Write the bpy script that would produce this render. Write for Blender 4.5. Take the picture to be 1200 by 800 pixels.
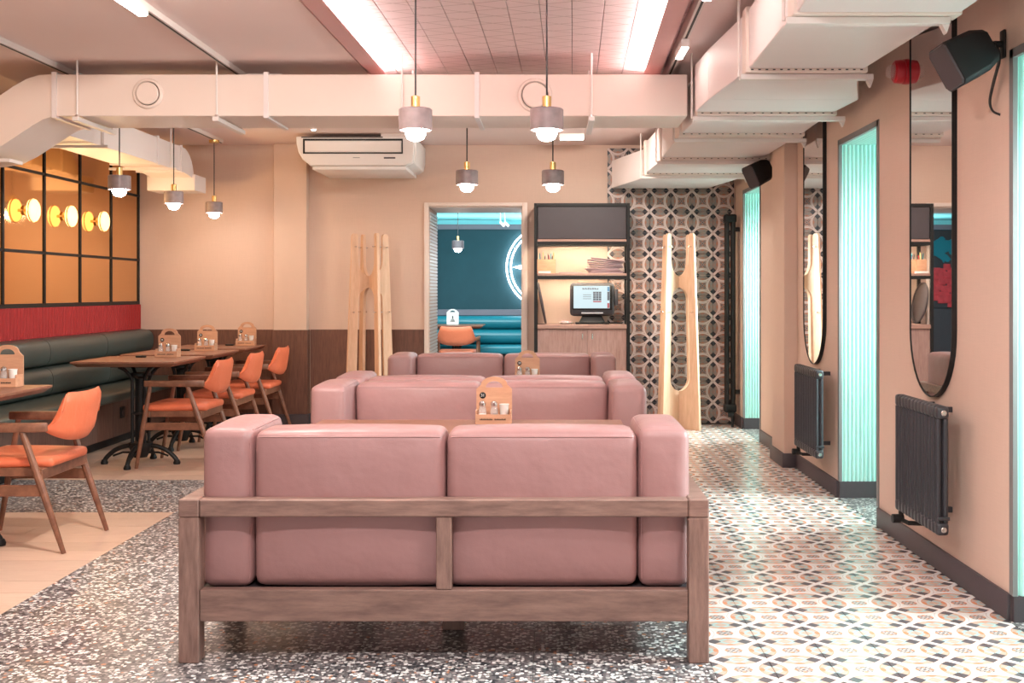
import bpy, bmesh, math, random
from mathutils import Vector, Matrix
random.seed(7)
for _o in list(bpy.data.objects): bpy.data.objects.remove(_o)
SC = bpy.context.scene; COL = SC.collection
PI = math.pi
# ------------------------------------------------------------------ camera
F_PX, VPX, VPY, H = 1330.0, 646.0, 341.0, 1.25
cam = bpy.data.cameras.new('camera'); camo = bpy.data.objects.new('camera', cam); COL.objects.link(camo)
camo.location = (0, 0, H); camo.rotation_euler = (PI/2, 0, 0)
cam.sensor_width = 36; cam.lens = 36*F_PX/1200
cam.shift_x = -(VPX-600)/1200; cam.shift_y = -(400-VPY)/1200
cam.clip_start = .05; SC.camera = camo
# ------------------------------------------------------------------ world, lights, exposure
w = bpy.data.worlds.new('world'); SC.world = w; w.use_nodes = True
w.node_tree.nodes['Background'].inputs[0].default_value = (1.0, .93, .90, 1)
w.node_tree.nodes['Background'].inputs[1].default_value = 1.0
SC.view_settings.view_transform = 'Standard'; SC.view_settings.look = 'None'
SC.view_settings.exposure = 0.16; SC.view_settings.gamma = 1; SC.view_settings.use_curve_mapping = False
def area(name, loc, size, power, col=(1, 1, 1), aim=(0, 0, -1), shape='RECTANGLE', sy=None, spread=None):
    l = bpy.data.lights.new(name, 'AREA'); l.energy = power; l.color = col; l.shape = shape; l.size = size
    if sy: l.size_y = sy
    if spread: l.spread = spread
    o = bpy.data.objects.new(name, l); COL.objects.link(o); o.location = loc
    o.rotation_euler = Vector(aim).to_track_quat('-Z', 'Y').to_euler(); return o
# added ceiling area lights standing in for unseen track spots along the room
area('unseen_ceiling_lamp', (-.35, 1.9, 2.60), .22, 58, (1, .93, .90), (0, .55, -1), 'DISK')
area('unseen_ceiling_lamp', (1.1, 2.6, 2.60), .25, 24, (1, .95, .93), (.12, .25, -1), 'DISK')
area('unseen_ceiling_lamp', (-1.25, 4.2, 2.58), .20, 62, (1, .90, .80), (-.65, .45, -1), 'DISK')
area('unseen_ceiling_lamp', (-1.9, 8.4, 2.58), .25, 13, (1, .88, .76), (-.3, .35, -1), 'DISK')
area('unseen_ceiling_lamp', (.3, 9.1, 2.58), .25, 26, (1, .90, .80), (0, .3, -1), 'DISK')
for _y in (3.88, 6.46, 9.88): area('niche_daylight', (2.50, _y, 1.45), .62, 42, (.78, .98, 1), (-1, 0, -.50), 'RECTANGLE', 1.1, math.radians(95))
area('back_room_fill', (-1.0, 13.4, 2.12), 1.8, 95, (.80, .97, 1), (0, .2, -1), 'RECTANGLE', 1.4)  # added area light, an unseen fill for the room beyond the doorway
area('back_room_upfill', (-.9, 15.3, 1.95), 2.6, 16, (.62, .95, 1), (0, .0, 1), 'RECTANGLE', .6)  # added upward fill to brighten the cyan ceiling, no fixture

# ------------------------------------------------------------------ node helpers / materials
def lin(r, g, b):
    f = lambda c: (c/255/12.92 if c/255 <= .04045 else ((c/255+.055)/1.055)**2.4)
    return (f(r), f(g), f(b))
class NT:
    def __init__(s, name):
        s.m = bpy.data.materials.new(name); s.m.use_nodes = True; s.t = s.m.node_tree
        s.p = s.t.nodes['Principled BSDF']
    def node(s, typ, **kw):
        n = s.t.nodes.new(typ)
        for k, v in kw.items(): setattr(n, k, v)
        return n
    def put(s, sock, v):
        if hasattr(v, 'is_output') or isinstance(v, bpy.types.NodeSocket): s.t.links.new(v, sock)
        elif isinstance(v, (tuple, list)):
            sock.default_value = tuple(v)+((1,) if len(v) == 3 and sock.type == 'RGBA' else ())
        else: sock.default_value = v
    def mth(s, op, a, b=0.0, c=None):
        n = s.node('ShaderNodeMath', operation=op); s.put(n.inputs[0], a); s.put(n.inputs[1], b)
        if c is not None: s.put(n.inputs[2], c)
        return n.outputs[0]
    def mix(s, f, a, b):
        n = s.node('ShaderNodeMix', data_type='RGBA'); s.put(n.inputs[0], f); s.put(n.inputs[6], a); s.put(n.inputs[7], b)
        return n.outputs[2]
    def coord(s, kind='Object'): return s.node('ShaderNodeTexCoord').outputs[kind]
    def pos(s): return s.node('ShaderNodeNewGeometry').outputs['Position']
    def mapping(s, v, scale=(1, 1, 1), loc=(0, 0, 0)):
        n = s.node('ShaderNodeMapping'); s.put(n.inputs['Vector'], v); n.inputs['Scale'].default_value = scale
        n.inputs['Location'].default_value = loc; return n.outputs[0]
    def noise(s, v, scale, detail=3, rough=.5):
        n = s.node('ShaderNodeTexNoise'); s.put(n.inputs['Vector'], v); n.inputs['Scale'].default_value = scale
        n.inputs['Detail'].default_value = detail; n.inputs['Roughness'].default_value = rough; return n.outputs['Fac']
    def ramp(s, f, stops, const=False):
        n = s.node('ShaderNodeValToRGB'); s.put(n.inputs[0], f); e = n.color_ramp.elements
        if const: n.color_ramp.interpolation = 'CONSTANT'
        while len(e) > 1: e.remove(e[-1])
        e[0].position, e[0].color = stops[0][0], tuple(stops[0][1])+(1,)
        for p, c in stops[1:]:
            x = e.new(p); x.color = tuple(c)+(1,)
        return n.outputs[0]
    def bump(s, h, strength=.2, dist=.01):
        n = s.node('ShaderNodeBump'); n.inputs['Strength'].default_value = strength; n.inputs['Distance'].default_value = dist
        s.put(n.inputs['Height'], h); s.t.links.new(n.outputs[0], s.p.inputs['Normal'])
    def base(s, c): s.put(s.p.inputs['Base Color'], c)
    def setp(s, **kw):
        for k, v in kw.items(): s.p.inputs[k.replace('_', ' ')].default_value = v
def plain(name, c, rough=.5, metal=0, var=.06, vs=12, bump=0, bs=200, spec=None, coat=0):
    n = NT(name); n.setp(Roughness=rough, Metallic=metal)
    if spec is not None: n.p.inputs['Specular IOR Level'].default_value = spec
    if coat: n.p.inputs['Coat Weight'].default_value = coat
    v = n.coord()
    d = tuple(x*(1-var) for x in c); l = tuple(min(1, x*(1+var)) for x in c)
    n.base(n.mix(n.noise(v, vs), d, l))
    if bump: n.bump(n.noise(v, bs, 2), bump, .002)
    return n.m
def wood(name, c1, c2, scale=(6, 6, 60), rough=.45, ns=3.0, bump=.05):
    n = NT(name); n.setp(Roughness=rough)
    v = n.mapping(n.coord(), scale)
    oi = n.node('ShaderNodeObjectInfo')
    va = n.node('ShaderNodeVectorMath', operation='ADD'); n.put(va.inputs[0], v); n.t.links.new(oi.outputs['Random'], va.inputs[1])
    f = n.noise(va.outputs[0], ns, 5, .65)
    c = n.ramp(f, [(.28, c1), (.72, c2)])
    g = n.mth('MULTIPLY_ADD', oi.outputs['Random'], .16, .92)
    mx = n.node('ShaderNodeMix', data_type='RGBA', blend_type='MULTIPLY'); mx.inputs[0].default_value = 1
    n.put(mx.inputs[6], c); n.put(mx.inputs[7], g)
    n.base(mx.outputs[2]); n.bump(f, bump, .004); return n.m
def emit(name, c, s, b=None):
    n = NT(name); n.setp(Roughness=.4); n.base(b or c); n.put(n.p.inputs['Emission Color'], c); n.p.inputs['Emission Strength'].default_value = s
    return n.m
def leather(name, c, rough=.42):
    n = NT(name); n.setp(Roughness=rough); v = n.coord()
    n.base(n.mix(n.noise(v, 5, 3), tuple(x*.9 for x in c), tuple(x*1.07 for x in c)))
    a = n.noise(n.mapping(v, (3, 3, 3)), 2.2, 3, .45); b = n.noise(v, 260, 2)
    w_ = n.noise(n.mapping(v, (7, 16, 9)), 1.6, 4, .6)
    n.bump(n.mth('ADD', n.mth('ADD', a, n.mth('MULTIPLY', w_, .13)), n.mth('MULTIPLY', b, .03)), .5, .02); return n.m
def leather_smooth(name, c, rough=.4):
    n = NT(name); n.setp(Roughness=rough); v = n.coord()
    n.base(n.mix(n.noise(v, 5, 3), tuple(x*.94 for x in c), tuple(x*1.05 for x in c))); n.bump(n.noise(v, 220, 2), .12, .002); return n.m
def terrazzo():
    n = NT('terrazzo'); n.setp(Roughness=.32); p = n.pos()
    vor = n.node('ShaderNodeTexVoronoi'); n.put(vor.inputs['Vector'], n.mapping(p, (1, 1, .3))); vor.inputs['Scale'].default_value = 74
    sep = n.node('ShaderNodeSeparateColor'); n.t.links.new(vor.outputs['Color'], sep.inputs[0])
    chips = n.ramp(sep.outputs[0], [(0, (.045, .048, .055)), (.24, (.13, .128, .132)), (.44, (.28, .265, .26)), (.60, (.56, .53, .52)), (.73, (.86, .84, .82)), (.975, (.55, .25, .13))], True)
    ed = n.mth('GREATER_THAN', vor.outputs['Distance'], .62)
    c = n.mix(ed, chips, (.16, .14, .145)); n.base(c); return n.m
def pattern(name, white, star, lens, aqua, peach, dark, rough, grey):
    """encaustic tile 0.2 m: arcs between corners, lens along every edge, medallion in the centre (object coordinates)"""
    n = NT(name); n.setp(Roughness=rough); sx = n.node('ShaderNodeSeparateXYZ')
    n.put(sx.inputs[0], n.mapping(n.coord(), (5, 5, 5)))
    au = n.mth('ABSOLUTE', sx.outputs[0]); av = n.mth('ABSOLUTE', sx.outputs[1])
    a = n.mth('MAXIMUM', au, av); b = n.mth('MINIMUM', au, av)
    r = n.mth('SQRT', n.mth('ADD', n.mth('MULTIPLY', au, au), n.mth('MULTIPLY', av, av)))
    q = n.mth('SUBTRACT', a, .717)
    circ = n.mth('SUBTRACT', n.mth('SQRT', n.mth('ADD', n.mth('MULTIPLY', b, b), n.mth('MULTIPLY', q, q))), .507)
    line = n.mth('MULTIPLY', n.mth('SUBTRACT', b, a), .7071)
    sel = n.mth('GREATER_THAN', n.mth('ADD', a, b), .717)
    dl = n.mth('ADD', n.mth('MULTIPLY', sel, line), n.mth('MULTIPLY', n.mth('SUBTRACT', 1, sel), circ))
    def lt(x, t): return n.mth('LESS_THAN', x, t)
    def gt(x, t): return n.mth('GREATER_THAN', x, t)
    def absd(x, t): return n.mth('ABSOLUTE', n.mth('SUBTRACT', x, t))
    col = star
    # medallion: soft disc, red petals on the axes, dark curls and a small eye
    col = n.mix(lt(r, .155), col, grey)
    pet = n.mth('ADD', n.mth('MULTIPLY', absd(a, .125), 1.0), n.mth('MULTIPLY', b, .9))
    col = n.mix(lt(pet, .045), col, peach)
    col = n.mix(lt(absd(n.mth('ADD', absd(a, .075), absd(b, .075)), .05), .012), col, dark)
    col = n.mix(lt(r, .028), col, dark)
    # lens field with a coloured outline
    col = n.mix(lt(dl, -.05), col, lens)
    col = n.mix(lt(absd(dl, -.064), .012), col, n.mix(.55, lens, peach))
    e = n.mth('SUBTRACT', .5, a)
    aq = n.mth('ADD', n.mth('MULTIPLY', b, .9), e)
    col = n.mix(n.mth('MULTIPLY', n.mth('MULTIPLY', lt(aq, .21), gt(aq, .12)), lt(dl, -.05)), col, aqua)
    ap = n.mth('ADD', n.mth('MULTIPLY', n.mth('MULTIPLY', b, b), 5.0), absd(a, .315))
    col = n.mix(n.mth('MULTIPLY', lt(ap, .045), lt(dl, -.04)), col, peach)
    dia = n.mth('ADD', absd(b, .275), n.mth('MULTIPLY', e, .95))
    col = n.mix(lt(dia, .135), col, dark)
    # white double band
    col = n.mix(lt(n.mth('ABSOLUTE', dl), .052), col, white)
    col = n.mix(lt(n.mth('ABSOLUTE', n.mth('ADD', dl, -.012)), .007), col, grey)
    n.base(n.mix(n.noise(n.coord(), 40, 3), col, n.mix(.10, col, dark)))
    return n.m
def weave(name, c, rough=.75):
    n = NT(name); n.setp(Roughness=rough); v = n.coord()
    a = n.noise(n.mapping(v, (240, 240, 8)), 1, 2); b = n.noise(n.mapping(v, (8, 8, 240)), 1, 2)
    f = n.mth('MULTIPLY', n.mth('ADD', a, b), .5)
    n.base(n.mix(f, tuple(x*.9 for x in c), tuple(min(1, x*1.08) for x in c))); n.bump(f, .12, .003); return n.m
def pressed_panel():
    n = NT('pressed_ceiling'); n.setp(Roughness=.6); v = n.pos()
    w1 = n.node('ShaderNodeTexWave', wave_type='BANDS', bands_direction='DIAGONAL'); n.put(w1.inputs['Vector'], n.mapping(v, (1.6, 4.2, 0))); w1.inputs['Scale'].default_value = 1.0; w1.inputs['Distortion'].default_value = .6
    w2 = n.node('ShaderNodeTexWave', wave_type='BANDS', bands_direction='DIAGONAL'); n.put(w2.inputs['Vector'], n.mapping(v, (-1.9, 3.6, 0))); w2.inputs['Scale'].default_value = 1.0; w2.inputs['Distortion'].default_value = .5
    l = n.mth('MAXIMUM', n.mth('GREATER_THAN', w1.outputs['Fac'], .993), n.mth('GREATER_THAN', w2.outputs['Fac'], .995))
    n.base(n.mix(l, (.72, .565, .555), (.47, .33, .31))); n.bump(n.mth('SUBTRACT', 1, l), .2, .003); return n.m
M = {}
M['wall'] = weave('grasscloth', (.67, .49, .40)); M['wall_smooth'] = plain('beige_paint', (.67, .49, .395), .7, var=.03)
M['ceil'] = plain('ceiling_paint', (.88, .725, .70), .75, var=.02, vs=3)
M['lip'] = plain('rose_paint', (.72, .42, .41), .6, var=.03)
M['panel'] = pressed_panel()
M['duct'] = plain('duct_paint', (.80, .665, .595), .5, var=.025, vs=5)
M['duct_w'] = plain('duct_white', (.78, .70, .69), .5, var=.02, vs=5)
M['fit'] = plain('fitting_white', (.76, .68, .65), .45, var=.02)
M['black'] = plain('black_metal', (.014, .013, .013), .48, .0, var=.15, spec=.28)
M['dark'] = plain('dark_laminate', (.052, .040, .045), .5, var=.08)
M['base'] = plain('dark_baseboard', (.070, .055, .062), .45, var=.1, vs=30)
M['speaker'] = plain('speaker_black', (.012, .012, .013), .6, spec=.25, var=.1)
M['rad'] = plain('anthracite_enamel', (.040, .039, .046), .33, var=.1)
M['chrome'] = plain('chrome', (.75, .73, .72), .2, 1, var=.03)
M['brass'] = plain('brass', (.72, .47, .19), .28, 1, var=.05)
M['cable'] = plain('cable_black', (.012, .011, .012), .5)
M['leather'] = leather('rose_leather', (.365, .198, .192))
M['sofawood'] = wood('sofa_oak', (.15, .085, .07), (.33, .205, .165), (2.2, 14, 14), .45, 3.2, .12)
M['sofawood_v'] = wood('sofa_oak_upright', (.15, .085, .07), (.33, .205, .165), (14, 14, 2.2), .45, 3.2, .12)
M['walnut'] = wood('walnut', (.135, .052, .030), (.27, .115, .064), (5, 5, 5), .4, 4)
M['tabletop'] = wood('table_walnut', (.185, .072, .042), (.30, .128, .077), (4, 26, 4), .38, 3)
M['wains'] = wood('wainscot_oak', (.095, .037, .024), (.185, .078, .047), (22, 22, 2.4), .5, 3)
M['bench_wood'] = wood('bench_boards', (.085, .045, .036), (.17, .092, .072), (22, 22, 2.4), .5, 3)
M['ash'] = wood('pale_ash', (.62, .375, .24), (.76, .50, .345), (12, 12, 2), .5, 3, .03)
M['cab'] = wood('cabinet_oak', (.30, .165, .14), (.46, .285, .245), (20, 20, 2.2), .5, 3)
M['cab_h'] = wood('shelf_oak', (.30, .165, .13), (.46, .275, .22), (2.2, 20, 20), .5, 3)
M['caddy'] = wood('caddy_birch', (.47, .235, .14), (.60, .33, .20), (3, 20, 20), .55, 3, .03)
M['plank'] = wood('floor_laminate', (.60, .41, .31), (.76, .56, .44), (2.0, 22, 2), .35, 3, .03)
M['orange'] = leather('orange_leather', (.72, .165, .075), .45)
M['green'] = leather_smooth('green_leather', (.050, .066, .060), .38)
M['teal_l'] = leather_smooth('teal_leather', (.012, .20, .26), .35)
M['red'] = plain('red_vinyl', (.33, .020, .020), .55, var=.08, spec=.25)
M['amber'] = plain('amber_mirror', (.82, .50, .22), .075, 1, var=.03, vs=2)
M['mirror'] = plain('mirror', (.84, .81, .80), .012, 1, var=0)
M['aqua'] = plain('aqua_lacquer', (.53, .83, .77), .5, var=.03)
M['greytrim'] = plain('grey_trim', (.20, .19, .19), .55, var=.05)
M['terrazzo'] = terrazzo()
M['ftile'] = pattern('encaustic_floor', (.90, .87, .85), (.84, .76, .71), (.64, .46, .37), (.46, .62, .62), (.78, .30, .16), (.115, .10, .11), .25, (.66, .56, .52))
M['wtile'] = pattern('encaustic_wall', (.66, .53, .49), (.30, .19, .16), (.30, .205, .17), (.235, .205, .185), (.40, .16, .10), (.016, .017, .026), .35, (.36, .235, .20))  # floor tile design; the wall's weaker light is put into these darker colours
M['grout'] = plain('grout', (.30, .27, .26), .8)
M['doorwhite'] = plain('door_white', (.78, .66, .60), .45, var=.02)
M['white'] = plain('white_plastic', (.80, .75, .73), .4, var=.02)
M['offwhite'] = plain('white_ceramic', (.86, .82, .78), .3, var=.02)
M['teal'] = plain('teal_plaster', (.030, .088, .112), .75, var=.12, vs=6, bump=.5, bs=90)
M['cyan'] = plain('cyan_paint', (.30, .78, .82), .6, var=.02)
M['mauve'] = plain('mauve_ledge', (.25, .20, .24), .5, var=.05)
M['marble'] = plain('grey_marble', (.23, .17, .17), .4, var=.35, vs=25)
M['redplas'] = plain('red_plastic', (.48, .010, .022), .3, var=.04)
M['bulb'] = emit('bulb_light', (1, .93, .86), 75)
M['led'] = emit('led_strip', (1, .94, .92), 85)
M['spot'] = emit('spot_light', (1, .93, .86), 22)
M['warm'] = emit('warm_glass', (1, .62, .24), 2.4)
M['neon'] = emit('neon_white', (.90, .96, 1), 9)
M['shelfled'] = emit('shelf_led', (1, .87, .64), 95)
M['pane'] = emit('daylit_pane', (.84, 1, .98), 3.2)
M['scr'] = emit('screen_white', (.74, .94, 1), .80, (.015, .015, .017))
M['scr_grey'] = emit('screen_grey', (.22, .24, .27), .5, (.015, .015, .017)); M['scr_red'] = emit('screen_red', (.75, .16, .17), .6, (.015, .015, .017)); M['scr_blue'] = emit('screen_blue', (.15, .45, .75), .6, (.015, .015, .017))
M['salt'] = plain('salt', (.85, .82, .80), .8); M['pepper'] = plain('pepper', (.14, .08, .055), .8, var=.3, vs=300)
M['paper'] = plain('paper_mauve', (.36, .25, .27), .6, var=.1, vs=30); M['pink'] = plain('pink_sweets', (.75, .30, .32), .5, var=.2, vs=120)
def glass(name, c=(.95, .95, .95)):
    n = NT(name); n.setp(Roughness=.08, Alpha=.14); n.base(c); return n.m
M['peony'] = plain('peony_print', (.75, .05, .06), .6, var=.45, vs=14)
M['glass'] = glass('clear_glass')

# ------------------------------------------------------------------ geometry helpers
def smooth(pts, n=6):
    pts = [Vector(p) for p in pts]; out = []
    for i in range(len(pts)-1):
        p0, p1, p2, p3 = pts[max(0, i-1)], pts[i], pts[i+1], pts[min(len(pts)-1, i+2)]
        for k in range(n):
            t = k/n; out.append(.5*((2*p1)+(p2-p0)*t+(2*p0-5*p1+4*p2-p3)*t*t+(3*p1-p0-3*p2+p3)*t**3))
    return out+[pts[-1]]
class MB:
    def __init__(s): s.v = []; s.f = []
    def add(s, vs, fs):
        o = len(s.v); s.v += [Vector(p) for p in vs]; s.f += [[i+o for i in f] for f in fs]; return s
    def box(s, x0, x1, y0, y1, z0, z1):
        return s.add([(x0, y0, z0), (x1, y0, z0), (x1, y1, z0), (x0, y1, z0), (x0, y0, z1), (x1, y0, z1), (x1, y1, z1), (x0, y1, z1)],
                     [(0, 3, 2, 1), (4, 5, 6, 7), (0, 1, 5, 4), (1, 2, 6, 5), (2, 3, 7, 6), (3, 0, 4, 7)])
    def hexa(s, a, b):  # two 4-point loops, same order (a bottom/near, b top/far)
        return s.add(list(a)+list(b), [(3, 2, 1, 0), (4, 5, 6, 7), (0, 1, 5, 4), (1, 2, 6, 5), (2, 3, 7, 6), (3, 0, 4, 7)])
    def tube(s, pts, r, n=8, caps=True):
        pts = [Vector(p) for p in pts]; rs = r if isinstance(r, (list, tuple)) else [r]*len(pts)
        prev = None; rings = []
        for i, p in enumerate(pts):
            d = (pts[min(i+1, len(pts)-1)]-pts[max(i-1, 0)]).normalized()
            if prev is None:
                u = d.orthogonal().normalized()
            else:
                u = (prev-d*prev.dot(d)).normalized()
            prev = u; wv = d.cross(u)
            rings.append([p+(u*math.cos(2*PI*k/n)+wv*math.sin(2*PI*k/n))*rs[i] for k in range(n)])
        o = len(s.v)
        for rg in rings: s.v += rg
        for i in range(len(rings)-1):
            for k in range(n):
                a = o+i*n+k; b = o+i*n+(k+1) % n; s.f.append([a, b, b+n, a+n])
        if caps:
            s.f.append([o+k for k in range(n)][::-1]); s.f.append([o+(len(rings)-1)*n+k for k in range(n)])
        return s
    def ring(s, c, R, r, axis='y', n=40, m=8, arc=2*PI):
        c = Vector(c); o = len(s.v)
        for i in range(n):
            t = 2*PI*i/n
            for k in range(m):
                q = 2*PI*k/m; rr = R+r*math.cos(q); h = r*math.sin(q)
                p = (rr*math.cos(t), h, rr*math.sin(t)) if axis == 'y' else ((h, rr*math.cos(t), rr*math.sin(t)) if axis == 'x' else (rr*math.cos(t), rr*math.sin(t), h))
                s.v.append(c+Vector(p))
        for i in range(n):
            for k in range(m):
                a = o+i*m+k; b = o+i*m+(k+1) % m; c2 = o+((i+1) % n)*m+(k+1) % m; d = o+((i+1) % n)*m+k
                s.f.append([a, d, c2, b])
        return s
    def lathe(s, prof, c=(0, 0, 0), n=24, axis='z', close=False):
        c = Vector(c); o = len(s.v); m = len(prof)
        for i in range(n):
            t = 2*PI*i/n
            for (r, h) in prof:
                x, y = r*math.cos(t), r*math.sin(t)
                s.v.append(c+Vector((x, y, h) if axis == 'z' else ((h, x, y) if axis == 'x' else (x, h, y))))
        for i in range(n):
            for k in range(m-1 if not close else m):
                a = o+i*m+k; b = o+i*m+(k+1) % m; c2 = o+((i+1) % n)*m+(k+1) % m; d = o+((i+1) % n)*m+k
                s.f.append([a, d, c2, b])
        return s
    def prism(s, poly, a, b, plane='xz'):
        n = len(poly)
        def P(p, h): return {'xz': (p[0], h, p[1]), 'yz': (h, p[0], p[1]), 'xy': (p[0], p[1], h)}[plane]
        s.add([P(p, a) for p in poly]+[P(p, b) for p in poly],
              [list(range(n))[::-1], [n+i for i in range(n)]]+[[i, (i+1) % n, n+(i+1) % n, n+i] for i in range(n)])
        return s
    def rbox(s, x0, x1, y0, y1, z0, z1, r, n=8, crown=(0, 0, 0)):
        """rounded cushion box with crowned faces"""
        c = Vector(((x0+x1)/2, (y0+y1)/2, (z0+z1)/2)); hs = Vector(((x1-x0)/2, (y1-y0)/2, (z1-z0)/2))
        r = min(r, min(hs)*.98); inner = hs-Vector((r, r, r))
        ts = []
        def axis_samples(h, inn):
            e = [-h, -h+r*.13, -h+r*.4, -h+r]; mid = [-inn+2*inn*k/n for k in range(1, n)]
            return e+mid+[-x for x in e[::-1]]
        A = [axis_samples(hs[i], inner[i]) for i in range(3)]
        idx = {}
        o0 = len(s.v)
        def surf(p):
            p = Vector(p); q = Vector([max(-inner[i], min(inner[i], p[i])) for i in range(3)]); d = p-q
            p2 = q+d.normalized()*r if d.length > 1e-9 else p
            nrm = [p[i]/hs[i] for i in range(3)]; off = Vector((0, 0, 0))
            for i in range(3):
                j, k = (i+1) % 3, (i+2) % 3; off[i] = crown[i]*nrm[i]*(1-nrm[j]**2)*(1-nrm[k]**2)
            return c+p2+off
        s.surf = lambda a, b, d: surf((a*hs.x, b*hs.y, d*hs.z))
        def vert(p):
            key = tuple(round(x, 6) for x in p)
            if key in idx: return idx[key]
            p = Vector(p); q = Vector([max(-inner[i], min(inner[i], p[i])) for i in range(3)])
            d = p-q
            if d.length > 1e-9: p2 = q+d.normalized()*r
            else: p2 = p
            nrm = [p[i]/hs[i] for i in range(3)]
            off = Vector((0, 0, 0))
            for i in range(3):
                j, k = (i+1) % 3, (i+2) % 3
                off[i] = crown[i]*nrm[i]*(1-nrm[j]**2)*(1-nrm[k]**2)
            s.v.append(c+p2+off); idx[key] = len(s.v)-1; return idx[key]
        for i in range(3):
            j, k = (i+1) % 3, (i+2) % 3
            for sg in (-1, 1):
                for a in range(len(A[j])-1):
                    for b in range(len(A[k])-1):
                        q = []
                        for (da, db) in ((0, 0), (1, 0), (1, 1), (0, 1)):
                            p = [0, 0, 0]; p[i] = sg*hs[i]; p[j] = A[j][a+da]; p[k] = A[k][b+db]; q.append(vert(p))
                        s.f.append(q if sg > 0 else q[::-1])
        return s
    def xf(s, m):
        s.v = [m @ p for p in s.v]; return s
    def mesh(s, name, mat, bevel=0, seg=2, angle=35):
        me = bpy.data.meshes.new(name); me.from_pydata([tuple(p) for p in s.v], [], s.f)
        bm = bmesh.new(); bm.from_mesh(me)
        if bevel:
            ed = [e for e in bm.edges if len(e.link_faces) == 2 and e.calc_face_angle(0) > .5]
            bmesh.ops.bevel(bm, geom=ed, offset=bevel, segments=seg, profile=.5, affect='EDGES', clamp_overlap=True)
        bmesh.ops.recalc_face_normals(bm, faces=bm.faces)
        for f in bm.faces: f.smooth = True
        bm.to_mesh(me); bm.free()
        me.set_sharp_from_angle(angle=math.radians(angle))
        if mat: me.materials.append(mat)
        return me
ROOTM = {}
def rootm(o):
    while o.parent: o = o.parent
    return o.matrix_basis
def obj(name, mb, mat, parent=None, bevel=0, seg=2, angle=35, kind=None, label=None):
    """links one mesh object; geometry of a part is written in world coordinates of its thing"""
    o = bpy.data.objects.new(name, None)
    if parent is not None: mb.xf(rootm(parent).inverted())
    me = mb.mesh(name, mat, bevel, seg, angle)
    bpy.data.objects.remove(o); o = bpy.data.objects.new(name, me); COL.objects.link(o)
    if parent is not None: o.parent = parent
    if kind: o['kind'] = kind
    if label: o['label'] = label
    return o
def tag(o, label, cat, group=None):
    o['label'] = label; o['category'] = cat
    if group: o['group'] = group
    return o
def thing(name, label, cat, loc=(0, 0, 0), rz=0, group=None):
    o = bpy.data.objects.new(name, None); COL.objects.link(o); o.empty_display_size = .1
    o.matrix_basis = Matrix.Translation(loc) @ Matrix.Rotation(rz, 4, 'Z')
    return tag(o, label, cat, group)
def struct(name, mb, mat, bevel=0, parent=None, angle=35):
    o = obj(name, mb, mat, parent, bevel, angle=angle)
    if parent is None: o['kind'] = 'structure'
    return o
def copy_tree(o, parent=None):
    c = o.copy(); COL.objects.link(c)
    if parent is not None: c.parent = parent
    for ch in list(o.children): copy_tree(ch, c)
    return c
def place(src, loc, rz, label, group=None):
    c = copy_tree(src); c.matrix_basis = Matrix.Translation(loc) @ Matrix.Rotation(rz, 4, 'Z'); c['label'] = label
    if group: c['group'] = group
    return c
def piece(name, me, loc, parent, scale=None, rot=None):
    o = bpy.data.objects.new(name, me); COL.objects.link(o); o.parent = parent; o.location = loc
    if scale: o.scale = scale
    if rot: o.rotation_euler = rot
    return o
def text(name, s, size, mat, mtx, parent=None, depth=.0006):
    cu = bpy.data.curves.new(name, 'FONT'); cu.body = s; cu.size = size; cu.extrude = depth; cu.align_x = 'CENTER'; cu.align_y = 'CENTER'
    t = bpy.data.objects.new(name, cu); COL.objects.link(t)
    dg = bpy.context.evaluated_depsgraph_get(); me = bpy.data.meshes.new_from_object(t.evaluated_get(dg))
    bpy.data.objects.remove(t); me.transform(mtx); me.materials.clear(); me.materials.append(mat)
    o = bpy.data.objects.new(name, me); COL.objects.link(o)
    if parent is not None: o.parent = parent
    return o

CEIL = 2.63; XR = 1.745; XL = -3.95; YB = 10.73
# ================================================================== FLOOR
floor = struct('floor', MB().box(-4.0, 2.62, -1.5, 11.45, -.10, -.012), M['grout'])
P = .2; XT0 = .535
tm = MB().box(-.0994, .0994, -.0994, .0994, -.014, 0).mesh('tile', M['ftile'], .0012, 1)
ty = 4.052-.2*6
for j in range(39):
    for i in range(6):
        piece('tile', tm, (XT0+.1+.2*i, ty+.1+.2*j, random.uniform(-.0006, 0)), floor)
ub = MB().box(-.5, .5, -.5, .5, -.5, .5)
slab = ub.mesh('terrazzo_slab', M['terrazzo'])
def slabs(x0, x1, y0, y1):
    piece('terrazzo_slab', slab, ((x0+x1)/2, (y0+y1)/2, -.007), floor, (x1-x0-.002, y1-y0-.002, .014))
xs = [-2.13, -1.86, -1.26, -.66, -.06, .535]
ys = [2.0+.6*k for k in range(16)]; ys = [y for y in ys if y < YB-.2]+[YB]
for a, b in zip(xs[:-1], xs[1:]):
    for c, d in zip(ys[:-1], ys[1:]): slabs(a, b, c, d)
for c, d in ((6.42, 6.97), (6.97, 7.52)):
    for a, b in ((-2.73, -2.13), (-3.33, -2.73), (-3.9, -3.33)): slabs(a, b, c, d)
for (a, b) in ((3.40, 4.35), (6.0, 6.93), (9.40, 10.36)): slabs(1.737, 2.60, a, b)
pl = ub.mesh('plank', M['plank'])
def planks(y0, y1, n):
    h = (y1-y0)/n
    for k in range(n):
        cuts = [-3.9, -3.9+random.uniform(.35, 1.3), -2.13]
        for a, b in zip(cuts[:-1], cuts[1:]):
            piece('plank', pl, ((a+b)/2, y0+h*(k+.5), -.006+random.uniform(-.0004, 0)), floor, (b-a-.002, h-.002, .012))
planks(2.6, 6.42, 20); planks(7.52, YB, 17)

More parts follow.
